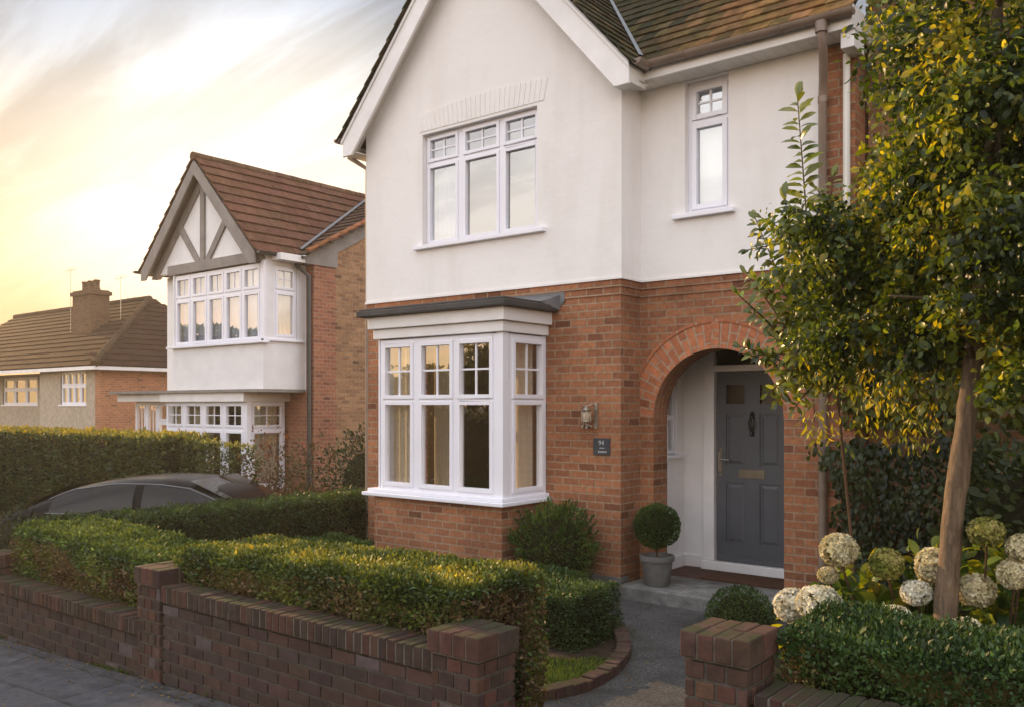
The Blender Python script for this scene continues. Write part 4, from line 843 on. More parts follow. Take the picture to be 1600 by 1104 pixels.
# wall lantern
lt = thing('wall_lantern', (-4.80, YG, 1.75), 'ornate metal wall lantern with pale shade on the red brick beside the porch', 'wall light')
b = MB(); y0 = YG - .02
b.box(-4.78, -4.745, YG - .018, YG - .001, 1.62, 1.87); b.tube([(-4.762, y0, 1.66), (-4.762, YG - .09, 1.64), (-4.80, YG - .13, 1.66), (-4.82, YG - .12, 1.70)], .006, 8)
b.tube([(-4.762, y0, 1.83), (-4.775, YG - .06, 1.86), (-4.80, YG - .11, 1.84), (-4.815, YG - .11, 1.80)], .006, 8)
b.tube([(-4.90, y0, 1.64), (-4.90, y0 - .02, 1.82), (-4.885, y0 - .02, 1.85), (-4.865, y0 - .02, 1.84), (-4.86, y0 - .02, 1.80), (-4.862, y0 - .02, 1.66), (-4.84, y0 - .02, 1.63)], .007, 8); b.box(-4.912, -4.888, y0 - .03, y0 + .01, 1.625, 1.65); b.box(-4.86, -4.835, y0 - .04, y0 + .01, 1.62, 1.64)
b.build('bracket', 'steel', lt, bevel=.001)
b = MB(); b.lathe([(.045, 0), (.048, .01), (.048, .02), (.044, .022)], (-4.815, YG - .11, 1.68), 16); b.lathe([(.046, 0), (.05, .012), (.03, .03), (.008, .05)], (-4.815, YG - .11, 1.79), 16)
for k in range(4): a = k * math.pi / 2 + .6; b.tube([(-4.815 + .045 * math.cos(a), YG - .11 + .045 * math.sin(a), 1.69), (-4.815 + .045 * math.cos(a), YG - .11 + .045 * math.sin(a), 1.80)], .004, 6)
b.build('lantern_frame', 'steel', lt)
b = MB(); b.lathe([(.02, 0), (.036, .02), (.038, .06), (.034, .09), (.02, .1)], (-4.815, YG - .11, 1.695), 16); b.build('lamp_shade', 'curtain', lt, smooth=True)
# plaque
pl = thing('number_plaque', (-4.70, YG, 1.44), 'dark slate house number plaque below the wall lantern', 'sign')
b = MB(); b.box(-4.795, -4.605, YG - .016, YG - .001, 1.362, 1.525); b.build('plate', 'slate', pl, bevel=.004)
def text(s_, x, z, size, parent, y):
    cu = bpy.data.curves.new('number', 'FONT'); cu.body = s_; cu.size = size; cu.extrude = .0015; cu.align_x = 'CENTER'
    t_ = bpy.data.objects.new('tmp', cu); COL.objects.link(t_); bpy.context.view_layer.update()
    me = bpy.data.meshes.new_from_object(t_.evaluated_get(bpy.context.evaluated_depsgraph_get())); bpy.data.objects.remove(t_)
    me.materials.clear(); me.materials.append(M['chalk']); o = bpy.data.objects.new('lettering', me); COL.objects.link(o); o.parent = parent
    o.location = Vector((x, y, z)) - ORG[parent.name]; o.rotation_euler = (R(90), 0, 0); return o
text('94', -4.70, 1.458, .066, pl, YG - .0185)
b = MB()
for i in range(5): b.box(-4.735 + i * .02, -4.722 + i * .02, YG - .0185, YG - .0155, 1.385, 1.402 - .003 * (i % 2))
b.build('lettering', 'chalk', pl); b = MB()
for i in range(3): b.box(-4.72 + i * .02, -4.706 + i * .02, YG - .0185, YG - .0155, 1.425, 1.434)
b.build('lettering', 'chalk', pl)

# adjoining house wall with ivy (seen behind the tree)
A = thing('adjoining_house', (1, 9, 0), 'brown brick house wall mostly hidden behind ivy and the young tree at the right', 'house')
b = MB(); wall(b, 'y', 8.02, XE + .02, 7.0, 0, 6.9, [], .3); b.build('brick_wall', 'brick_stock', A)
b = MB(); b.box(XE - .0, 7.1, 7.8, 8.35, 6.9, 7.05); b.build('fascia', 'paint_white', A)
b = MB(); tiles(b, (XE - .05, 7.75, 7.02), (1, 0, 0), (0, 1, .9), 33, 12, .28, .28, lambda c, r_: jit((.09, .055, .04), .2, r_), .018, 41); b.build('roof', 'tile_geo', A)

# ================================================================= NEIGHBOUR HOUSE
NH = thing('house', (-16, 13, -.55), 'neighbouring house with brown tiled roof, grey timbered gable and white double height bay', 'house')
YN, YM, XS = 10.36, 11.37, -14.03
gx, ghw, gez, gza = -16.335, 2.03, 4.80, 6.89; gs = (gza - gez) / ghw
b = MB(); b.box(-17.45, -14.29, YN, YM, 2.16, 3.03); b.box(-17.45, -17.40, YN, YM, 3.03, 4.62); 
wall(b, 'x', -14.285, YN + .06, YM, 3.03, 4.78, [(10.60, 11.16, 3.14, 4.55)], .06, -1); b.box(-14.40, -14.345, YN + .1, YM, 4.6, 4.8)
wall(b, 'y', YM, -19.4, XS - .245, 2.12, 4.82, [], .25)
b.prism([(gx - 1.95, 4.66), (gx + 1.95, 4.66), (gx + .12, 6.56), (gx - .12, 6.56)], YN + .03, YN + .15)
b.build('rendered_wall', 'render_nb', NH)
b = MB(); wall(b, 'y', YM + .001, -19.4, XS, -.6, 2.12, [], .25); wall(b, 'x', XS, YM + .251, 11.93, -.6, 4.86, [], .25, -1); b.box(XS - .24, XS, YM + .001, YM + .251, 2.121, 4.86); b.face([(XS, YM, 4.86), (XS, 11.93, 4.86), (XS, 11.93, 5.1)]); b.build('brick_wall', 'brick_nb', NH)
b = MB(); wall(b, 'x', XS - .004, 11.93, 18.6, -.6, 4.86, [], .25, -1); b.mesh([(XS - .004, 11.93, 4.86), (XS - .004, 18.6, 4.86), (XS - .004, 15, 6.8), (XS - .004, 11.93, 5.12)], [(0, 1, 2, 3)]); b.build('stock_brick_wall', 'brick_stock', NH)
NT = lambda c, r_: jit((.125, .062, .042), .15, r_)
b = MB(); tiles(b, (gx + ghw + .08, YN - .22, gez - .06), (0, 1, 0), (-1, 0, gs), 15, 10, .33, .30, NT, .03, 31, jz=.003)
tiles(b, (gx - ghw - .08, YN - .22, gez - .06), (0, 1, 0), (1, 0, gs), 15, 10, .33, .30, NT, .03, 32, jz=.003)
MS = .55
tiles(b, (-19.6, YM - .22, 4.78), (1, 0, 0), (0, 1, MS), 18, 15, .32, .30, lambda c, r_: jit((.10, .065, .05), .15, r_), .028, 33, inside=lambda c: c.z > gez + (ghw - abs(c.x - gx)) * gs - .12)
nr = b.build('roof', 'tile_far', NH)
b = MB(); b.mesh([(-19.6, 15.1, 6.92), (XS + .1, 15.1, 6.92), (XS + .1, 19, 4.75), (-19.6, 19, 4.75)], [(0, 1, 2, 3)]); b.mesh([(gx, YN - .2, gza - .03), (gx + ghw, YN - .2, gez - .05), (gx + ghw, 15, gez - .05), (gx, 15, gza - .03), (gx - ghw, YN - .2, gez - .05), (gx - ghw, 15, gez - .05)], [(0, 1, 2, 3), (0, 3, 5, 4)]); b.build('roof_felt', 'felt', nr)
b = MB(); ridge(b, (gx, YN - .24, gza + .02), (gx, 15, gza + .02), .09, (.13, .075, .05), .4); ridge(b, (-19.6, 15.05, 6.93), (XS + .1, 15.05, 6.93), .1, (.10, .06, .045), .4); b.build('ridge_tile', 'tile_geo', nr)
vzN = lambda z: (gx + ghw - (z - gez) / gs, YM - .22 + (z - 4.78) / MS)
b = MB(); p0, p1 = vzN(4.86), vzN(6.8); b.mesh([(p0[0] - .02, p0[1], 4.86 + .12), (p0[0] + .06, p0[1], 4.86 + .09), (p1[0] + .06, p1[1], 6.8 + .09), (p1[0] - .02, p1[1], 6.8 + .12)], [(0, 1, 2, 3)]); b.build('valley_lead', 'lead', nr)
# verge of side gable
b = MB(); b.prism([(YM - .22, 4.62), (11.95, 4.62), (11.95, 4.93), (15, 6.62), (15, 6.86), (YM - .22, 4.76)], XS + .002, XS + .03, 'x'); b.box(XS - .4, XS + .0, YM - .2, YM - .01, 4.62, 4.74); b.build('verge_board', 'timber_grey', NH)
b = MB(); ridge(b, (XS + .06, YM - .2, 4.86), (XS + .06, 15, 6.96), .05, (.30, .12, .06), .3); b.build('verge_tile', 'tile_geo', nr)
# grey bargeboards and timbering
for sg in (1, -1):
    b = MB(); xo = gx + sg * (ghw + .02); b.prism([(gx, gza - .05), (xo, gez - .05), (xo, gez - .26), (xo - sg * .17, gez - .26), (gx, gza - .05 - .30)], YN - .21, YN - .17); b.build('bargeboard', 'timber_grey', NH)
    b = MB(); b.prism([(gx, gza - .30), (xo - sg * .10, gez - .22), (xo - sg * .30, gez - .22), (gx, gza - .52)], YN - .02, YN + .10); b.build('rafter', 'timber_grey', NH)
    b = MB(); b.mesh([(gx, YN - .17, gza - .14), (xo, YN - .17, gez - .14), (xo, YN + .1, gez - .14), (gx, YN + .1, gza - .14)], [(0, 1, 2, 3)]); b.build('soffit', 'timber_grey', NH)
b = MB(); b.box(-17.6, -14.33, YN - .04, YN + .028, 4.60, 4.80); b.box(gx - .07, gx + .07, YN - .02, YN + .028, 4.80, 6.45)
for sg in (1, -1): b.prism([(gx + sg * .08, 4.80), (gx + sg * .26, 4.80), (gx + sg * .98, 5.62), (gx + sg * .86, 5.72)], YN - .012, YN + .026)
b.build('timber', 'timber_grey', NH)
lw = [(-17.36 + i * .60, -17.36 + i * .60 + .52, (4.03, 4.10), 1, 0, 3) for i in range(5)]
win(NH, 'y', YN + .03, -1, lw, 3.12, 4.52, glass='glass_up', fw=.055, sw=.045, sill=(-17.58, -14.22, 3.075, .045, .12), label='five light upstairs bay window of the neighbouring house')
win(NH, 'x', -14.30, 1, [(10.66, 11.10, (4.03, 4.10), 1, 1, 3)], 3.18, 4.50, glass='glass', fw=.05, sill=(10.36, 11.3, 3.12, .045, .06), label='side light of the upstairs bay')
b = MB(); b.box(-14.355, -14.275, YN + .0, YN + .59, 3.08, 3.13); b.box(-14.36, -14.27, YN, YN + .06, 3.13, 4.62); b.build('corner_post', 'upvc', NH)
b = MB(); b.box(-14.34, XS + .02, YN + .2, YM - .22, 4.63, 4.76); b.box(-14.32, XS + .01, YM - .24, YM - .2, 4.66, 4.78); b.build('fascia', 'paint_white', NH)
gutter([(gx + ghw + .13, YN - .2, 4.76), (gx + ghw + .13, YM - .3, 4.75)], .055, 'gutter', 'gutter_dark', NH); gutter([(gx + ghw + .1, YM - .28, 4.75), (XS + .1, YM - .28, 4.745)], .055, 'gutter', 'gutter_dark', NH)
gutter([(gx - ghw - .13, YN - .3, 4.76), (gx - ghw - .13, YM, 4.75)], .055, 'gutter', 'gutter_dark', NH)
b = MB(); b.tube([(-14.22, YM - .28, 4.70), (-14.22, YM - .26, 4.58), (-14.10, YM - .07, 4.40), (-14.10, YM - .06, -.5)], .045, 10); b.build('downpipe', 'gutter_dark', NH, smooth=True)
# flat roof and ground floor bay
b = MB(); b.box(-19.85, -14.28, YN - .16, YM, 2.10, 2.158); b.build('bay_roof', 'timber_grey', NH)
b = MB(); b.box(-19.75, -17.85, YN - .02, YM, 1.93, 2.098); b.box(-17.80, -14.78, YN - .10, YM, 1.92, 2.097); b.build('bay_fascia', 'paint_white', NH)
ll = [(-17.66 + i * .71, -17.66 + i * .71 + .59, (1.33, 1.41), 1, 1, 3) for i in range(4)]
nb_ = win(NH, 'y', YN, -1, ll, .25, 1.87, name='bay_window', fw=.05, label='ground floor bay window of the neighbouring house')
win(NH, 'x', -14.84, 1, [(10.50, 11.22, (1.33, 1.41), 1, 1, 3)], .25, 1.87, name='bay_window', fw=.06)
b = MB(); b.box(-14.90, -14.80, YN - .004, YN + .1, .2, 1.92); b.box(-17.75, -14.78, YN - .07, YM, .12, .2); b.build('corner_post', 'upvc', nb_)
b = MB(); b.box(-17.74, -14.85, YN + .01, YM, -.6, .12); b.build('bay_base', 'brick_nb', NH)
win(NH, 'y', YN + .25, -1, [(-19.4, -19.0, None, 1, 1, 1), (-18.92, -18.52, None, 1, 1, 1), (-18.44, -18.0, (1.45, 1.5), 0, 0, 3)], .3, 1.87, name='porch_window', fw=.05)
b = MB(); b.box(-19.45, -17.9, YN + .24, YM, -.6, .24); b.box(-17.95, -17.76, YN + .2, YM, .2, 1.92); b.build('porch_base', 'render_nb', NH)
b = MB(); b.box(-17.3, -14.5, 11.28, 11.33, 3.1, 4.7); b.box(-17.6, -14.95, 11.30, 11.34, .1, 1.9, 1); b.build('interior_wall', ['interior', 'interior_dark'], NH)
curtain('y', YN + .16, -17.3, -15.9, 3.15, 4.5, 'pale net curtain in the left half of the neighbour upstairs bay', 'net', 12, .015)
curtain('y', YN + .16, -15.7, -14.5, 3.15, 4.5, 'pale net curtain in the right half of the neighbour upstairs bay', 'net', 10, .015)
curtain('x', -14.42, 10.6, 11.15, 3.16, 4.5, 'cream curtain in the side light of the neighbour upstairs bay', 'curtain', 5, .015)
curtain('y', YN + .2, -17.7, -16.2, .3, 1.85, 'cream curtain in the left half of the neighbour downstairs bay', 'curtain', 12, .02)
curtain('x', -14.98, 10.5, 11.2, .3, 1.85, 'cream curtain in the side light of the neighbour downstairs bay', 'curtain', 6, .02)

# ================================================================= FAR BUNGALOW
BG = thing('bungalow', (-31, 16, -.6), 'distant bungalow with hipped brown roof and tall brick chimney beyond the hedge', 'house')
YB2 = 13.8
b = MB(); wall(b, 'y', YB2, -31.6, -27.75, -.7, 3.0, [(-30.1, -28.35, 1.82, 2.97)], .2); wall(b, 'y', YB2 + .9, -42, -31.6, -.7, 3.0, [(-36.85, -33.85, 1.82, 2.9)], .2); wall(b, 'x', -31.6, YB2 + .201, YB2 + .9, -.7, 3.0, [], .2, 1); b.build('pebbledash_wall', 'pebble', BG)
b = MB(); wall(b, 'y', YB2 + .003, -27.75, -27.4, -.7, 3.0, [], .2); wall(b, 'x', -27.4, YB2 + .203, 21.8, -.7, 3.0, [], .2, -1); b.build('brick_wall', 'brick_far', BG)
BT = lambda c, r_: jit((.036, .020, .017), .14, r_)
b = MB(); ex, ey, rx, ry, rz = -27.1, YB2 - .35, -31.4, 17.7, 5.78
def hipf(c): return (c.y - ey) * (rz - 3.05) / (ry - ey)
ms = (rz - 3.05) / (ry - ey)
tiles(b, (-43, ey, 3.06), (1, 0, 0), (0, 1, ms), 40, 14, .398, .36, BT, .03, 51, jz=.003, inside=lambda c: (ex - c.x) > (c.y - ey) - .1)
tiles(b, (ex, ey, 3.06), (0, 1, 0), (-1, 0, ms), 22, 14, .39, .36, BT, .03, 52, jz=.003, inside=lambda c: (c.y - ey) > (ex - c.x) - .1 and (22 - c.y) > (ex - c.x) - .1)
br = b.build('roof', 'tile_far', BG)
b = MB(); ridge(b, (ex, ey, 3.12), (rx, ry, rz + .05), .12, (.055, .036, .026), .4); ridge(b, (-43, ry, rz + .05), (rx, ry, rz + .05), .12, (.05, .032, .024), .4); b.build('ridge_tile', 'tile_far', br)
b = MB(); b.mesh([(-43, ey, 3.0), (ex, ey, 3.0), (rx, ry, rz - .06), (-43, ry, rz - .06)], [(0, 1, 2, 3)]); b.mesh([(ex, ey, 3.0), (ex, 22, 3.0), (rx, ry, rz - .06)], [(0, 1, 2)]); b.mesh([(ex, 22, 3.0), (rx, ry, rz - .06), (-43, ry, rz - .06), (-43, 22, 3.0)], [(0, 1, 2, 3)]); b.build('roof_felt', 'felt', br)
b = MB(); b.box(-43, ex, ey - .03, ey, 2.95, 3.06); b.box(ex - .03, ex, ey, 22, 2.95, 3.06); b.build('fascia', 'paint_white', BG)
b = MB(); b.box(-32.85, -31.5, 15.5, 16.2, 3.9, 5.98); b.box(-32.92, -31.43, 15.44, 16.26, 5.8, 5.93)
ch = b.build('chimney', 'brick_dark', BG)
b = MB(); 
for i in range(3): b.lathe([(.13, 0), (.13, .04), (.10, .1), (.10, .30), (.125, .35), (.11, .38)], (-32.62 + i * .44, 15.85, 5.98), 14)
b.build('chimney_pot', 'brick_dark', ch, smooth=True)
win(BG, 'y', YB2 + .05, -1, [(-30.03 + i * .425, -30.03 + i * .425 + .37, (2.45, 2.5), 0, 0, 3) for i in range(4)], 1.9, 2.9, fw=.06, glass='glass_up', sill=(-30.2, -28.25, 1.86, .05, .08))
win(BG, 'y', YB2 + .95, -1, [(-36.75, -35.9, (2.4, 2.46), 0, 0, 3), (-35.8, -34.9, (2.4, 2.46), 0, 0, 3), (-34.8, -33.95, (2.4, 2.46), 0, 0, 3)], 1.9, 2.82, fw=.06, sill=(-36.95, -33.75, 1.86, .05, .08))
b = MB(); b.box(-42, -28, 15.3, 15.4, -.6, 3.0); b.build('interior_wall', 'interior', BG)
# left wing of the bungalow, lower roof in front
b = MB(); w0 = -36.5
tiles(b, (-48, YB2 + .2, 3.06), (1, 0, 0), (0, 1, .62), 36, 8, .40, .36, BT, .03, 53, jz=.003, inside=lambda c: c.x < -34.0 - (c.y - YB2) * .9 + 2.2)
b.build('roof', 'tile_far', BG)
def aerial(x, y, z0, z1, label):
    t = thing('tv_aerial', (x, y, z0), label, 'aerial', 'television aerials on the bungalow'); b = MB(); b.tube([(x, y, z0), (x, y, z1)], .012, 6); b.build('mast', 'steel', t)
    b = MB(); b.tube([(x - .3, y - .1, z1 - .12), (x + .3, y + .1, z1 - .06)], .008, 6)
    for k in range(5): q = x - .25 + k * .12; b.tube([(q, y, z1 - .22 + k * .02), (q, y, z1 - .0 + k * .01)], .006, 5)
    b.build('antenna', 'steel', t)
aerial(-33.2, 15.6, 4.2, 6.9, 'thin television aerial on the left shoulder of the far chimney'); aerial(-30.9, 16.3, 4.8, 6.5, 'thin television aerial just right of the far chimney')

# ================================================================= CAR
def car():
    x0, x1, yc, gz0 = -11.15 - 2.34, -11.15 + 2.34, 6.7, -.51; t = thing('car', (-11.15, yc, gz0), 'black hatchback parked between the clipped hedge and the tall hedge', 'car'); hw_ = .87; t.rotation_euler = (0, 0, R(29))
    # stations along X (rear at left): x, belt z, roof z, half-width at belt, half-width at roof
    st = [(0, .62, .62, .62, .60), (.10, .78, .80, .76, .70), (.45, .92, .96, .83, .78), (.75, .93, 1.10, .85, .77), (1.25, .93, 1.31, .87, .76), (1.9, .92, 1.40, .87, .76), (2.5, .91, 1.40, .87, .76), (2.95, .90, 1.35, .87, .76), (3.4, .89, 1.16, .86, .76), (3.72, .88, .95, .85, .74), (4.1, .80, .84, .82, .72), (4.5, .68, .70, .74, .66), (4.68, .52, .54, .62, .58)]
    v = []; sec = 14
    for (x, bz, rz_, wb, wr_) in st:
        prof = [(-wb * .9, .20), (-wb, .30), (-wb * 1.01, .55), (-wb * .985, bz), (-(wb * .35 + wr_ * .65), bz * .4 + rz_ * .6), (-wr_ * .94, rz_ - .03), (-wr_ * .6, rz_ + .014)]
        prof = prof + [(-a, b) for a, b in reversed(prof)]
        v += [(x0 + x, yc + a, gz0 + max(b, .2)) for a, b in prof]
    f = []
    for i in range(len(st) - 1):
        for k in range(sec - 1): f.append((i * sec + k, i * sec + k + 1, (i + 1) * sec + k + 1, (i + 1) * sec + k))
    f += [tuple(range(sec - 1, -1, -1)), tuple(range((len(st) - 1) * sec, len(st) * sec))]
    f = [q[::-1] for q in f]; b = MB(); b.mesh(v, f); body = b.build('body', 'carpaint', t, smooth=True, sub=1)
    def side(i, s): # belt and upper points on side s
        x, bz, rz_, wb, wr_ = i; return (x0 + x, yc + s * (wb * .985 + .004), gz0 + bz + .02), (x0 + x, yc + s * (wr_ * .94 + .03), gz0 + rz_ - .075)
    def lerp_st(x):
        for a, c in zip(st, st[1:]):
            if a[0] <= x <= c[0]: q = (x - a[0]) / (c[0] - a[0]); return tuple(m_ + (n_ - m_) * q for m_, n_ in zip(a, c))
    for s in (-1, 1):
        for (xa, xb) in ((1.0, 2.18), (2.30, 3.55)):
            b = MB(); n_ = 8; vs = []
            for k_ in range(n_ + 1):
                q = lerp_st(xa + (xb - xa) * k_ / n_); lo, hi = side(q, s); hi = (hi[0], hi[1], max(hi[2], lo[2] + .015)); mid = tuple((lo[j] + hi[j]) / 2 for j in range(3)); mid = (mid[0], mid[1] + s * .02, mid[2]); vs += [lo, mid, hi]
            b.mesh(vs, [(3 * k_ + j, 3 * k_ + j + 1, 3 * k_ + j + 4, 3 * k_ + j + 3) for k_ in range(n_) for j in (0, 1)]); b.build('side_window', 'glass_car', t, smooth=True)
        b = MB(); pts = []
        for k_ in range(16):
            q = lerp_st(.95 + 2.7 * k_ / 15); lo, hi = side(q, s); pts.append((hi[0], hi[1] - s * .0, max(hi[2], lo[2] + .01) + .015))
        b.tube(pts, .009, 6); b.tube([side(lerp_st(.95 + 2.7 * k_ / 15), s)[0] for k_ in range(16)], .008, 6); b.build('window_trim', 'chrome', t, smooth=True)
        for xw in (.85, 3.85):
            w = MB(); n_ = 24; yw = yc + s * .80
            ring = [(.20, -.1), (.31, -.1), (.325, -.07), (.325, .07), (.31, .1), (.20, .1)]
            vs = [(x0 + xw + r_ * math.cos(2 * math.pi * k_ / n_), yw + d_, gz0 + .32 + r_ * math.sin(2 * math.pi * k_ / n_)) for r_, d_ in ring for k_ in range(n_)]
            w.mesh(vs, [(i * n_ + k_, i * n_ + (k_ + 1) % n_, ((i + 1) % 6) * n_ + (k_ + 1) % n_, ((i + 1) % 6) * n_ + k_) for i in range(6) for k_ in range(n_)]); wo = w.build('wheel', 'tyre', t, smooth=True)
            w = MB(); w.tube([(x0 + xw, yw + s * .02, gz0 + .32), (x0 + xw, yw + s * .09, gz0 + .32)], .06, 14)
            for k_ in range(7): a = k_ * 2 * math.pi / 7; w.tube([(x0 + xw, yw + s * .08, gz0 + .32), (x0 + xw + .19 * math.cos(a), yw + s * .085, gz0 + .32 + .19 * math.sin(a))], .02, 6)
            w.tube([(x0 + xw + .2 * math.cos(a), yw + s * .085, gz0 + .32 + .2 * math.sin(a)) for a in [2 * math.pi * j / 24 for j in range(25)]], .016, 6); w.build('rim', 'rim', wo, smooth=True)
        b = MB(); b.box(x0 + .03, x0 + .20, yc + s * .52, yc + s * .775, gz0 + .64, gz0 + .80); b.build('tail_light', 'tail', t, bevel=.03)
        b = MB(); b.box(x0 + 3.15, x0 + 3.38, yc + s * .90, yc + s * 1.02, gz0 + .92, gz0 + 1.05); b.build('wing_mirror', 'carpaint', t, bevel=.04)
    b = MB(); q0, q1 = lerp_st(.50), lerp_st(1.15); b.mesh([(x0 + q[0] - .03, yc + s * q[4] * .8, gz0 + q[2] + .022) for q in (q0, q1) for s in (-1, 1)], [(0, 1, 3, 2)]); b.build('rear_window', 'glass_car', t)
    b = MB(); q0, q1 = lerp_st(2.85), lerp_st(3.66); b.mesh([(x0 + q[0] + .03, yc + s * q[4] * .85, gz0 + q[2] + .022) for q in (q0, q1) for s in (-1, 1)], [(0, 1, 3, 2)]); b.build('windscreen', 'glass_car', t)
car()

# ================================================================= HEDGES AND SHRUBS
YT = [(.045, .07, .014), (.09, .115, .022), (.17, .18, .03), (.31, .26, .035)]  # sun glow painted into the top leaf colours of the front hedge
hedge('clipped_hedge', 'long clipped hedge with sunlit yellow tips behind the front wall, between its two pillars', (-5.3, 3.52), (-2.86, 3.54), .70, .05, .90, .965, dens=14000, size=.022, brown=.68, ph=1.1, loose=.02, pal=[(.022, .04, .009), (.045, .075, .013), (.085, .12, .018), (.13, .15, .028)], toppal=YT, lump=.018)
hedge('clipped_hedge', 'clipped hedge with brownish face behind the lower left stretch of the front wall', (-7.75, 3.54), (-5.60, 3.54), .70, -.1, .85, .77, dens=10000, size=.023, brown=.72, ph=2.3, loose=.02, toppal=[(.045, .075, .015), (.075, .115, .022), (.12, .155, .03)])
hedge('boundary_hedge', 'dark clipped hedge running back beside the parked car to the house corner', (-8.42, 3.6), (-8.42, 8.3), .62, -.2, .78, .76, dens=3800, size=.03, brown=.12, ph=3.3, pal=[(.014, .032, .010), (.028, .055, .014), (.045, .08, .02)])
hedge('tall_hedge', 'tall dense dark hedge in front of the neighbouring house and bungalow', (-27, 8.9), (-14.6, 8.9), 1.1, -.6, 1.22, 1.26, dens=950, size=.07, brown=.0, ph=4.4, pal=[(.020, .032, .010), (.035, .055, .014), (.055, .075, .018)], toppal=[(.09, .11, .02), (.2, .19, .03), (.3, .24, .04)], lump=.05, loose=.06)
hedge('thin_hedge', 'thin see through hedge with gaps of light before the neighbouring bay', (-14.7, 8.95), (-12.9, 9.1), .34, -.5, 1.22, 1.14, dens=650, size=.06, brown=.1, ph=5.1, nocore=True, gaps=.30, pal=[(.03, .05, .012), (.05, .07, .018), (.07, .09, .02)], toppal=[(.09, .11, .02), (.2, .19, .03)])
hedge('box_hedge', 'square clipped box block beside the curve of the path', (-4.02, 5.42), (-4.02, 6.12), .58, 0, .43, .43, dens=9000, size=.02, brown=.05, ph=6.1, pal=[(.018, .042, .012), (.035, .072, .018), (.06, .10, .028)])
hedge('box_hedge', 'low box hedge peeping out behind the square box block', (-5.2, 6.38), (-4.35, 6.38), .45, 0, .36, .37, dens=7000, size=.02, brown=.05, ph=7.1, pal=[(.02, .045, .012), (.035, .075, .018), (.06, .10, .02)])
hedge('box_hedge', 'low box hedge left of the bay window base', (-8.0, 6.42), (-7.22, 6.42), .6, 0, .37, .36, dens=6000, size=.022, brown=.05, ph=8.1, pal=[(.03, .06, .012), (.05, .10, .018), (.08, .14, .025)])
hedge('clipped_hedge', 'dark green trimmed hedge behind the right hand gate pillar and wall', (-1.40, 3.84), (1.0, 3.90), .62, .35, .93, .92, dens=14000, size=.021, brown=.04, ph=9.1, pal=[(.016, .040, .010), (.03, .065, .015), (.055, .10, .025)], lump=.03)
def shrub(name, label, c, r, n, size, pal=HP, cat='shrub', group=None, core=.8, **k):
    o = leaf_obj(name, [blob_parts(c, r, n, size, pal, **k)], ['leaf_hedge', 'inner_hedge'], core=ball_core(c, r, core) if core else None); return tag(o, label, cat, group)
# bushy shrub by bay: many upright sprays
parts = [blob_parts((-4.97, 6.93, .46), (.40, .34, .44), 5200, .036, [(.028, .055, .010), (.055, .095, .016), (.095, .14, .024)], lump=.16, ph=1.9, shell=.35, width=.38, up=.6)]
for k in range(70):
    a = rng.uniform(0, 2 * math.pi); e = rng.uniform(-.1, 1.2); d = np.array([math.cos(a) * math.cos(e), math.sin(a) * math.cos(e) * .85, math.sin(e)]); p = np.array([-4.97, 6.93, .45]) + d * .38; d = d + np.array([0, 0, .5]); n = 26
    P = p + d * rng.random((n, 1)) * .10; parts.append(leaf_mesh(P, rv(n) * .7 + d, rv(n), np.full(n, .035), cols_for(P, [(.03, .06, .012), (.06, .11, .02)], 5), .38))
tag(leaf_obj('shrub', parts, ['leaf_hedge', 'inner_hedge'], core=ball_core((-4.97, 6.93, .44), (.40, .34, .43), .8)), 'bushy round evergreen shrub against the brick at the right side of the bay', 'shrub')
shrub('box_dome', 'small low domed box bush at the foot of the doorstep', (-3.03, 6.82, .10), (.285, .27, .27), 8000, .017, [(.025, .05, .015), (.045, .085, .022), (.07, .12, .03)], lump=.04, ph=2.7, cut=-.3)
shrub('red_shrub', 'loose reddish leaved shrub below the neighbouring bay', (-13.2, 9.7, .35), (.75, .5, 1.0), 1500, .06, [(.07, .03, .02), (.12, .045, .025), (.06, .07, .02)], lump=.3, ph=1.3, shell=.9, core=0)
shrub('leafy_shrub', 'sparse greenish shrub in front of the neighbouring downpipe', (-12.5, 10.1, .3), (.85, .5, .95), 1700, .06, [(.03, .035, .012), (.07, .06, .02), (.09, .08, .025)], lump=.3, ph=2.3, shell=.9, core=0)
shrub('dark_shrub', 'dark leafy shrub against the brown side wall of the neighbouring house', (-11.6, 10.6, .45), (.85, .7, .98), 4200, .06, [(.012, .024, .008), (.03, .045, .014), (.05, .06, .02)], lump=.25, ph=3.3, shell=.6, core=.6)
n = 2600; P = np.stack([rng.uniform(-12.2, -9.3, n), rng.uniform(8.3, 9.2, n), np.full(n, -.5)], 1)
g = leaf_mesh(P, rv(n) * .35 + np.array([0, 0, 1.]), rv(n), rng.uniform(.5, 1.12, n), cols_for(P, [(.12, .06, .04), (.22, .13, .08), (.10, .10, .03)], 2), .03)
tag(leaf_obj('dry_grass', [g], ['straw']), 'pinkish dry ornamental grasses behind the boundary hedge', 'grasses', kind='stuff')
# potted topiary
pt = thing('potted_topiary', (-4.16, 7.47, .138), 'round clipped topiary ball in a grey pot on the doorstep', 'potted plant')
b = MB(); b.lathe([(.105, 0), (.115, .01), (.145, .22), (.147, .235), (.163, .238), (.166, .285), (.150, .288), (.140, .25), (.0, .245)], (-4.16, 7.47, .139), 36); b.build('pot', 'pot', pt, smooth=True)
b = MB(); b.lathe([(.138, 0), (.0, .012)], (-4.16, 7.47, .386), 20); b.build('soil', 'soil', pt)
b = MB(); b.tube([(-4.16, 7.47, .38), (-4.165, 7.472, .46), (-4.158, 7.47, .56)], .011, 8); b.build('stem', 'twig', pt)
leaf_obj('crown', [blob_parts((-4.16, 7.47, .70), (.215, .215, .205), 6500, .017, [(.018, .042, .008), (.035, .075, .012), (.06, .105, .02)], lump=.04, ph=4.1, shell=.18)], ['leaf_hedge', 'inner_hedge'], pt, ball_core((-4.16, 7.47, .70), (.215, .215, .205), .82))

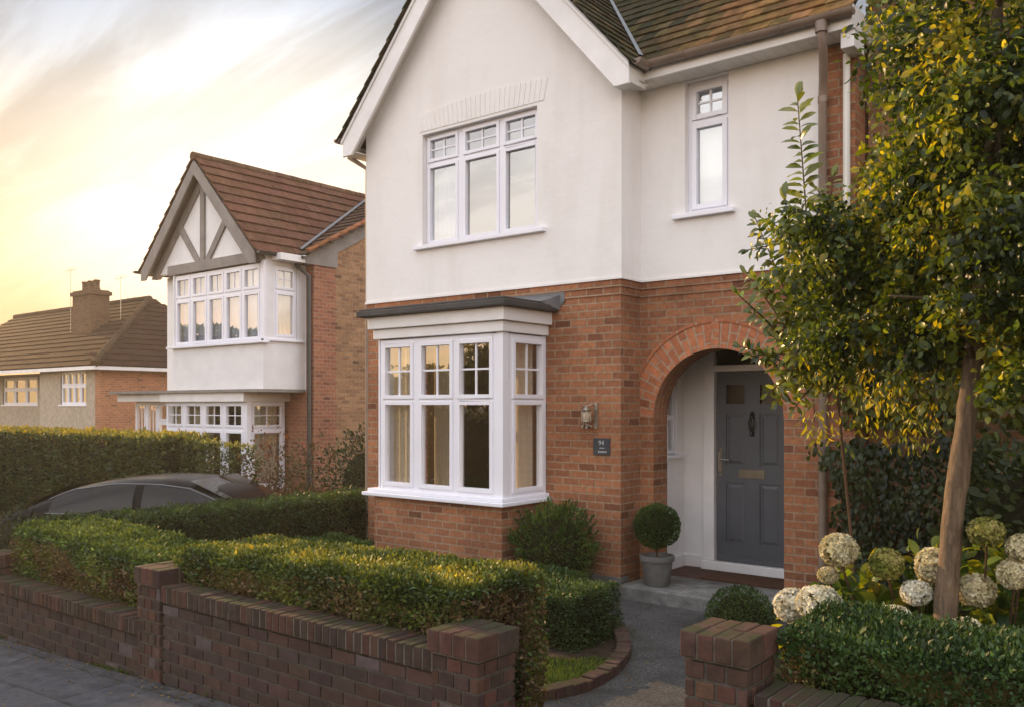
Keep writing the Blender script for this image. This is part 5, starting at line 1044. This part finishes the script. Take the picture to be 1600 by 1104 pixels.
# hydrangea
HY = thing('hydrangea', (-1.2, 4.9, .1), 'hydrangea bush with round cream flower heads around the young tree trunk', 'shrub')
blooms = [(-1.513, 4.60, 1.109, .092, 0), (-1.278, 4.6, 1.063, .083, 1), (-1.55, 4.42, .862, .10, 2), (-1.735, 4.55, .80, .088, 2), (-1.60, 4.7, .955, .05, 0), (-1.09, 4.75, 1.05, .095, 0), (-1.139, 4.6, .939, .068, 2), (-1.20, 4.45, .82, .085, 2), (-.90, 4.72, .96, .088, 0), (-.837, 4.6, 1.261, .08, 1), (-.69, 4.6, 1.20, .065, 0), (-.90, 4.5, .80, .08, 0), (-.72, 4.6, 1.08, .07, 0), (-1.0, 4.95, .78, .09, 0)]
PC = {0: [(.50, .44, .25), (.66, .60, .38), (.74, .69, .50)], 1: [(.12, .15, .03), (.28, .28, .06), (.42, .37, .14)], 2: [(.62, .58, .42), (.76, .72, .58), (.80, .78, .68)]}
for (x, y, z, r_, kd) in blooms:
    nn_ = 420; u = rv(nn_); lump_ = 1 + .10 * nz3(u * 2, 3, x * 9)[:, None]; P = np.array([x, y, z]) + u * r_ * .88 * lump_ * np.array([1 + .08 * math.sin(x * 31), 1, .90 + .1 * math.sin(x * 17)]); parts = []
    T1 = np.cross(u, rv(nn_)); T1 /= np.linalg.norm(T1, axis=1, keepdims=True); T2 = np.cross(u, T1); C_ = cols_for(P, PC[kd], 25, x, .12)
    for q in (T1, -T1, T2, -T2): parts.append(leaf_mesh(P + u * r_ * .06 * rv(nn_)[:, :1], q + u * (.5 + .5 * rng.random((nn_, 1))), u + rv(nn_) * .3, np.full(nn_, r_ * .26), C_ * np.where(rng.random((nn_, 1)) < .07, .45, rng.uniform(.8, 1.1, (nn_, 1))), .75, bend=.1, fold=.2))
    leaf_obj('flower_head', parts, ['petal', 'moss_core'], HY, ball_core((x, y, z), (r_ * .8,) * 3, .85))
sm = MB()
for (x, y, z, r_, kd) in blooms: sm.tube([(x * .6 - .48, 5.0, .15), (x * .85 - .18, 4.85, z * .6), (x, y + .02, z - r_ * .6)], .006, 6)
sm.build('stem', 'twig', HY)
parts = []
for (cx_, cy_, cz_, a_, n_) in ((-1.45, 4.95, .75, .30, 230), (-1.15, 5.05, .8, .32, 260), (-.85, 5.05, .85, .34, 280), (-1.62, 4.8, .6, .22, 120), (-.6, 5.0, .8, .35, 200), (-1.3, 4.8, .62, .25, 150), (-.95, 4.75, .62, .3, 160)):
    parts.append(blob_parts((cx_, cy_, cz_), (a_, a_ * .8, a_ * .95), n_, .085, [(.022, .05, .012), (.045, .09, .018), (.085, .13, .02), (.16, .17, .02)], lump=.2, ph=cx_, up=-.1, shell=.8, width=.62, segs=3, bend=.35))
leaf_obj('foliage', parts, ['leaf'], HY)

# ================================================================= YOUNG TREE
TR = thing('young_tree', (-1.0, 4.55, .3), 'young tree with leaning pale trunk and broad golden green crown at the right', 'tree')
tp = [(-1.03, 4.58, .25), (-1.012, 4.58, .77), (-.972, 4.59, 1.35), (-.912, 4.6, 1.85), (-.865, 4.6, 2.3), (-.825, 4.6, 2.75), (-.80, 4.62, 3.3), (-.79, 4.64, 3.9), (-.8, 4.65, 4.6)]
b = MB(); tr_ = [.060, .052, .047, .043, .039, .034, .028, .02, .010]; pp, qq = [], []; rk = random.Random(77)
for i in range(8):
    for j in range(7): t_ = j / 7; kn = .004 if rk.random() < .16 else 0; pp.append(Vector(tp[i]).lerp(Vector(tp[i + 1]), t_) + Vector((rk.uniform(-.0016, .0016), rk.uniform(-.0016, .0016), 0))); qq.append((tr_[i] * (1 - t_) + tr_[i + 1] * t_) * rk.uniform(.975, 1.025) + kn)
b.tube(pp, qq, 18)
brs = []
rb = random.Random(31)
for k in range(26):
    i = rb.randrange(3, 8); p = Vector(tp[i]).lerp(Vector(tp[min(i + 1, 8)]), rb.random()); a = rb.uniform(0, 2 * math.pi); ln = rb.uniform(.28, .48) * (1 - .08 * (i - 3)); up = rb.uniform(.15, .8)
    d = Vector((math.cos(a), math.sin(a), up)).normalized(); q = p + d * ln * .5 + Vector((0, 0, .03)); e = p + d * ln + Vector((0, 0, -.05 * ln)); b.tube([p, q, e], [.018, .011, .004], 7); brs.append((p, q, e))
b.build('trunk', 'bark', TR, smooth=True)
TP = [(.014, .028, .006), (.025, .045, .008), (.05, .085, .012), (.11, .145, .018), (.25, .24, .022)]
parts = []; cl = []
rs = np.random.default_rng(11)
for k in range(172):
    # crown volume: broad ellipsoid, ragged
    u = rs.normal(size=3); u /= np.linalg.norm(u); rr = rs.uniform(.35, 1.0) ** .5; c = np.array([-.66, 4.72, 3.2]) + u * rr * np.array([.68, .75, 1.35])
    if c[2] < 2.08: c[2] = 2.08 + rs.uniform(0, .3)
    cl.append((c, rs.uniform(.10, .24)))
for k in range(46): c = np.array([rs.uniform(-1.72, -1.0), rs.uniform(4.5, 5.1), rs.uniform(2.12, 2.85)]); cl.append((c, rs.uniform(.10, .2)))
for k in range(10): c = np.array([rs.uniform(-.75, -.35), rs.uniform(4.2, 4.6), rs.uniform(1.75, 2.15)]); cl.append((c, rs.uniform(.07, .13)))
for c, r_ in cl:
    n_ = int(330 * (r_ / .17) ** 2); parts.append(blob_parts(c, (r_ * 1.2, r_ * 1.2, r_ * .8), n_, .034, TP, lump=.35, ph=c[0] * 3, up=-.35, shell=.95, width=.6, segs=3, bend=.5, out=.6, f=3))
for k in range(40):
    c = np.array([rs.uniform(-1.86, -1.1), rs.uniform(4.75, 5.1), rs.uniform(1.66, 2.08)]); parts.append(blob_parts(c, (.11, .08, .10), 11, .042, [(.06, .09, .010), (.16, .18, .016), (.32, .28, .022)], lump=.3, ph=c[0] * 5, up=-.9, shell=.9, width=.3, segs=3, bend=.4, out=.4))
leaf_obj('crown', parts, ['leaf'], TR)

# laurel-like shrub with upright shoots
LS = thing('laurel', (-1.85, 5.6, 0), 'glossy leaved laurel with tall upright shoots against the white wall', 'shrub')
shoots = [((-1.90, 5.35, 2.3), (-1.99, 5.3, 3.72), 72, .16), ((-1.95, 5.35, 2.2), (-2.26, 5.3, 3.02), 50, .125), ((-2.0, 5.35, 2.2), (-2.31, 5.28, 2.68), 36, .11), ((-1.9, 5.4, 2.1), (-2.05, 5.25, 3.1), 46, .13), ((-1.85, 5.4, 2.3), (-1.78, 5.3, 3.2), 50, .12),
          ((-1.95, 5.4, 2.15), (-2.24, 5.2, 2.15), 22, .085), ((-1.95, 5.4, 2.1), (-2.16, 5.25, 1.92), 22, .08), ((-1.95, 5.4, 2.2), (-2.27, 5.25, 2.42), 24, .085), ((-1.9, 5.4, 2.0), (-1.98, 5.2, 1.82), 20, .08), ((-1.85, 5.4, 2.6), (-2.12, 5.25, 2.9), 26, .085), ((-1.8, 5.4, 2.3), (-1.65, 5.2, 2.9), 26, .085), ((-1.8, 5.4, 2.1), (-1.62, 5.2, 2.0), 24, .08)]
for k in range(90):
    c = rs.uniform([-2.12, 5.2, 1.98], [-1.5, 5.6, 2.85]); d = rs.normal(size=3) * .16 + np.array([-.05, -.05, .16]); shoots.append((tuple(c), tuple(c + d), 22, .095))
b = MB(); parts = []
b.tube([(-1.74, 5.7, 0), (-1.76, 5.6, 1.0), (-1.80, 5.45, 1.9), (-1.90, 5.38, 2.5)], [.009, .009, .009, .007], 8)
for si, (p, e, n_, s_) in enumerate(shoots):
    p, e = np.array(p), np.array(e); b.tube([tuple(p), tuple((p + e) / 2 + [0, 0, .01]), tuple(e)], [.007, .005, .003], 6)
    ax = (e - p) / np.linalg.norm(e - p); t = np.linspace(.05, 1, n_); ang = (np.arange(n_) * math.pi + rv(n_)[:, 0] * 1.0) if si < 12 else np.arange(n_) * 2.4 + p[0] * 20; q1 = np.cross(ax, [0, 1, .1]); q1 /= np.linalg.norm(q1); q2 = np.cross(ax, q1)
    P = p + (e - p) * t[:, None]; dr_ = np.cos(ang)[:, None] * q1 + np.sin(ang)[:, None] * q2; D_ = dr_ * 1.0 + ax * .55 + rv(n_) * .15; D_[-2:] = ax + rv(2) * .25
    parts.append(leaf_mesh(P, D_, ax * .55 + np.array([.25, -.75, .25]) + rv(n_) * .35, s_ * (1 - .35 * t) * np.exp(rs.normal(size=n_) * .1), cols_for(P, [(.045, .075, .009), (.09, .125, .013), (.18, .20, .02)], 4), .42, 3, .35, .12))
b.build('stem', 'twig', LS, smooth=True); leaf_obj('foliage', parts, ['leaf_gloss'], LS)

# ivy on adjoining wall
def ivy(label, areas, name='ivy'):
    parts = []
    for (x0, x1, z0, z1, n_, sz, thick, pal, y0) in areas:
        P = np.stack([rng.uniform(x0, x1, n_), np.zeros(n_), rng.uniform(z0, z1, n_)], 1)
        dm = nz3(P, 1.6, 3.3) + nz3(P, 4.1, 1.3) * .5; edge_ = np.minimum.reduce([(P[:, 0] - x0) / .35, (z1 - P[:, 2]) / .4, np.ones(n_)]); keep = dm * .5 + edge_ - .35 + rng.random(n_) * .5 > .35; P = P[keep]; dm = dm[keep]; m_ = len(P)
        P[:, 1] = y0 - np.clip(dm * .5 + .6, .1, 1.3) * thick * rng.random(m_) ** .6 - .01
        D_ = np.tile([0, -.35, -.8], (m_, 1)) + rv(m_) * .6; Nn_ = np.tile([0, -1., .35], (m_, 1)) + rv(m_) * .55
        parts.append(leaf_mesh(P, D_, Nn_, sz * np.exp(rng.normal(size=m_) * .25), cols_for(P, pal, 2.5, .7), .62, 3, .3, .25))
    return tag(leaf_obj(name, parts, ['leaf']), label, 'climbing plant')
IV = [(.012, .024, .008), (.028, .045, .013), (.055, .075, .025)]
IY = [(.05, .07, .012), (.12, .14, .02), (.22, .21, .03)]
ivy('dark ivy covering the lower right brick wall behind the hydrangea', [(-2.75, 3.5, .0, 1.75, 24000, .05, .45, IV, 7.72)])
ivy('yellow green climber scrambling up the upper right wall behind the tree', [(-2.5, 2.5, 2.6, 6.5, 9000, .06, .3, IY, 7.95), (-2.75, -.6, 1.7, 2.5, 2200, .07, .3, IY, 7.8)], 'climbing_plant')
shrub('evergreen_shrub', 'large dark evergreen mass behind the hydrangea at the far right', (-.2, 6.6, .8), (1.35, .7, 1.0), 9000, .06, IV, lump=.2, ph=5.5, shell=.5, width=.65, core=.85, segs=3, bend=.3)

# ================================================================= TREES ACROSS THE ROAD, ADDED SHADE HEDGE DOWN THE STREET
def big_tree(x, y, h, r_, label, seed, gz_=-.2, n=3600, pal=[(.03, .04, .012), (.06, .07, .018), (.11, .10, .025)], low=.32, leaf=.20):
    rs_ = np.random.default_rng(seed); t = thing('street_tree', (x, y, gz_), label, 'tree', 'trees across the road'); b = MB(); b.tube([(x, y, gz_), (x + .1, y, h * .3), (x, y + .1, h * .6), (x, y, h * .9)], [.2, .16, .1, .03], 10)
    for k in range(9): a = rs_.uniform(0, 6.28); z = h * rs_.uniform(.3, .65); b.tube([(x, y, z), (x + math.cos(a) * r_ * .7, y + math.sin(a) * r_ * .7, z + h * .15)], [.07, .02], 6)
    b.build('trunk', 'bark', t, smooth=True); parts = []
    for k in range(26):
        u = rs_.normal(size=3); u /= np.linalg.norm(u); c = np.array([x, y, h * (1 + low) / 2]) + u * rs_.uniform(.3, .85) * np.array([r_, r_, h * (1 - low) / 2]); q = r_ * rs_.uniform(.25, .42); parts.append(blob_parts(c, (q, q, q * .8), n // 26, leaf, pal, lump=.3, ph=k, shell=.8, up=-.2))
    leaf_obj('crown', parts, ['leaf'], t)
LB = ['low round tree across the road, leftmost reflected in the bay', 'tallest tree across the road, mirrored in the right bay light', 'bushy tree across the road, mirrored in the middle bay light', 'far tree across the road beyond the others', 'small tree across the road nearest the gate']
for i, (x, y, h, r_) in enumerate([(-28, -13.5, 3.0, 1.5), (-22.0, -13, 4.7, 1.6), (-24.9, -13, 3.7, 1.4), (-36, -19, 4.6, 2.4), (-17.5, -11.5, 3.6, 1.6)]):
    big_tree(x, y, h, r_, LB[i], 60 + i, street(x))
hedge('tall_hedge', 'very tall unseen hedge added down the street to shade the pavement', (-22.0, 3.3), (-22.6, 8.0), 1.2, -.6, 3.95, 3.8, dens=260, size=.14, brown=.1, ph=8.8, lump=.12)  # out of view, added to keep the low sun off the pavement
big_tree(-12.6, -10.6, 5.6, 2.3, 'broad golden tree across the road, mirrored in the car windows', 74, street(-12), n=6000, low=.1, pal=[(.04, .055, .012), (.10, .11, .02), (.20, .18, .03)])
hedge('tall_hedge', 'long hedge across the road mirrored in the bay glass', (-46, -9.3), (-9.5, -9.3), 1.0, -.6, 1.2, 1.5, dens=130, size=.14, brown=.2, ph=7.7, pal=[(.03, .04, .012), (.07, .07, .02), (.12, .10, .03)])
shrub('dark_shrub', 'low dark shrub at the left edge beyond the front wall', (-12.4, 5.2, -.05), (1.3, .6, .52), 3000, .05, [(.014, .022, .008), (.03, .035, .012), (.06, .045, .02)], lump=.25, ph=6.3, shell=.5, core=.75)

hz = MB(); hz.box(-75, 30, -30, 60, -2.2, 14); M['haze'] = bpy.data.materials.new('haze'); M['haze'].use_nodes = True; _t = M['haze'].node_tree; _t.nodes.clear()
_o = _t.nodes.new('ShaderNodeOutputMaterial'); _v = _t.nodes.new('ShaderNodeVolumePrincipled'); _v.inputs['Density'].default_value = .0012; _v.inputs['Color'].default_value = (1, .95, .88, 1); _v.inputs['Anisotropy'].default_value = .5; _t.links.new(_v.outputs[0], _o.inputs['Volume'])
tag(hz.build('haze', 'haze'), 'thin warm evening haze over the street', 'haze', kind='stuff')
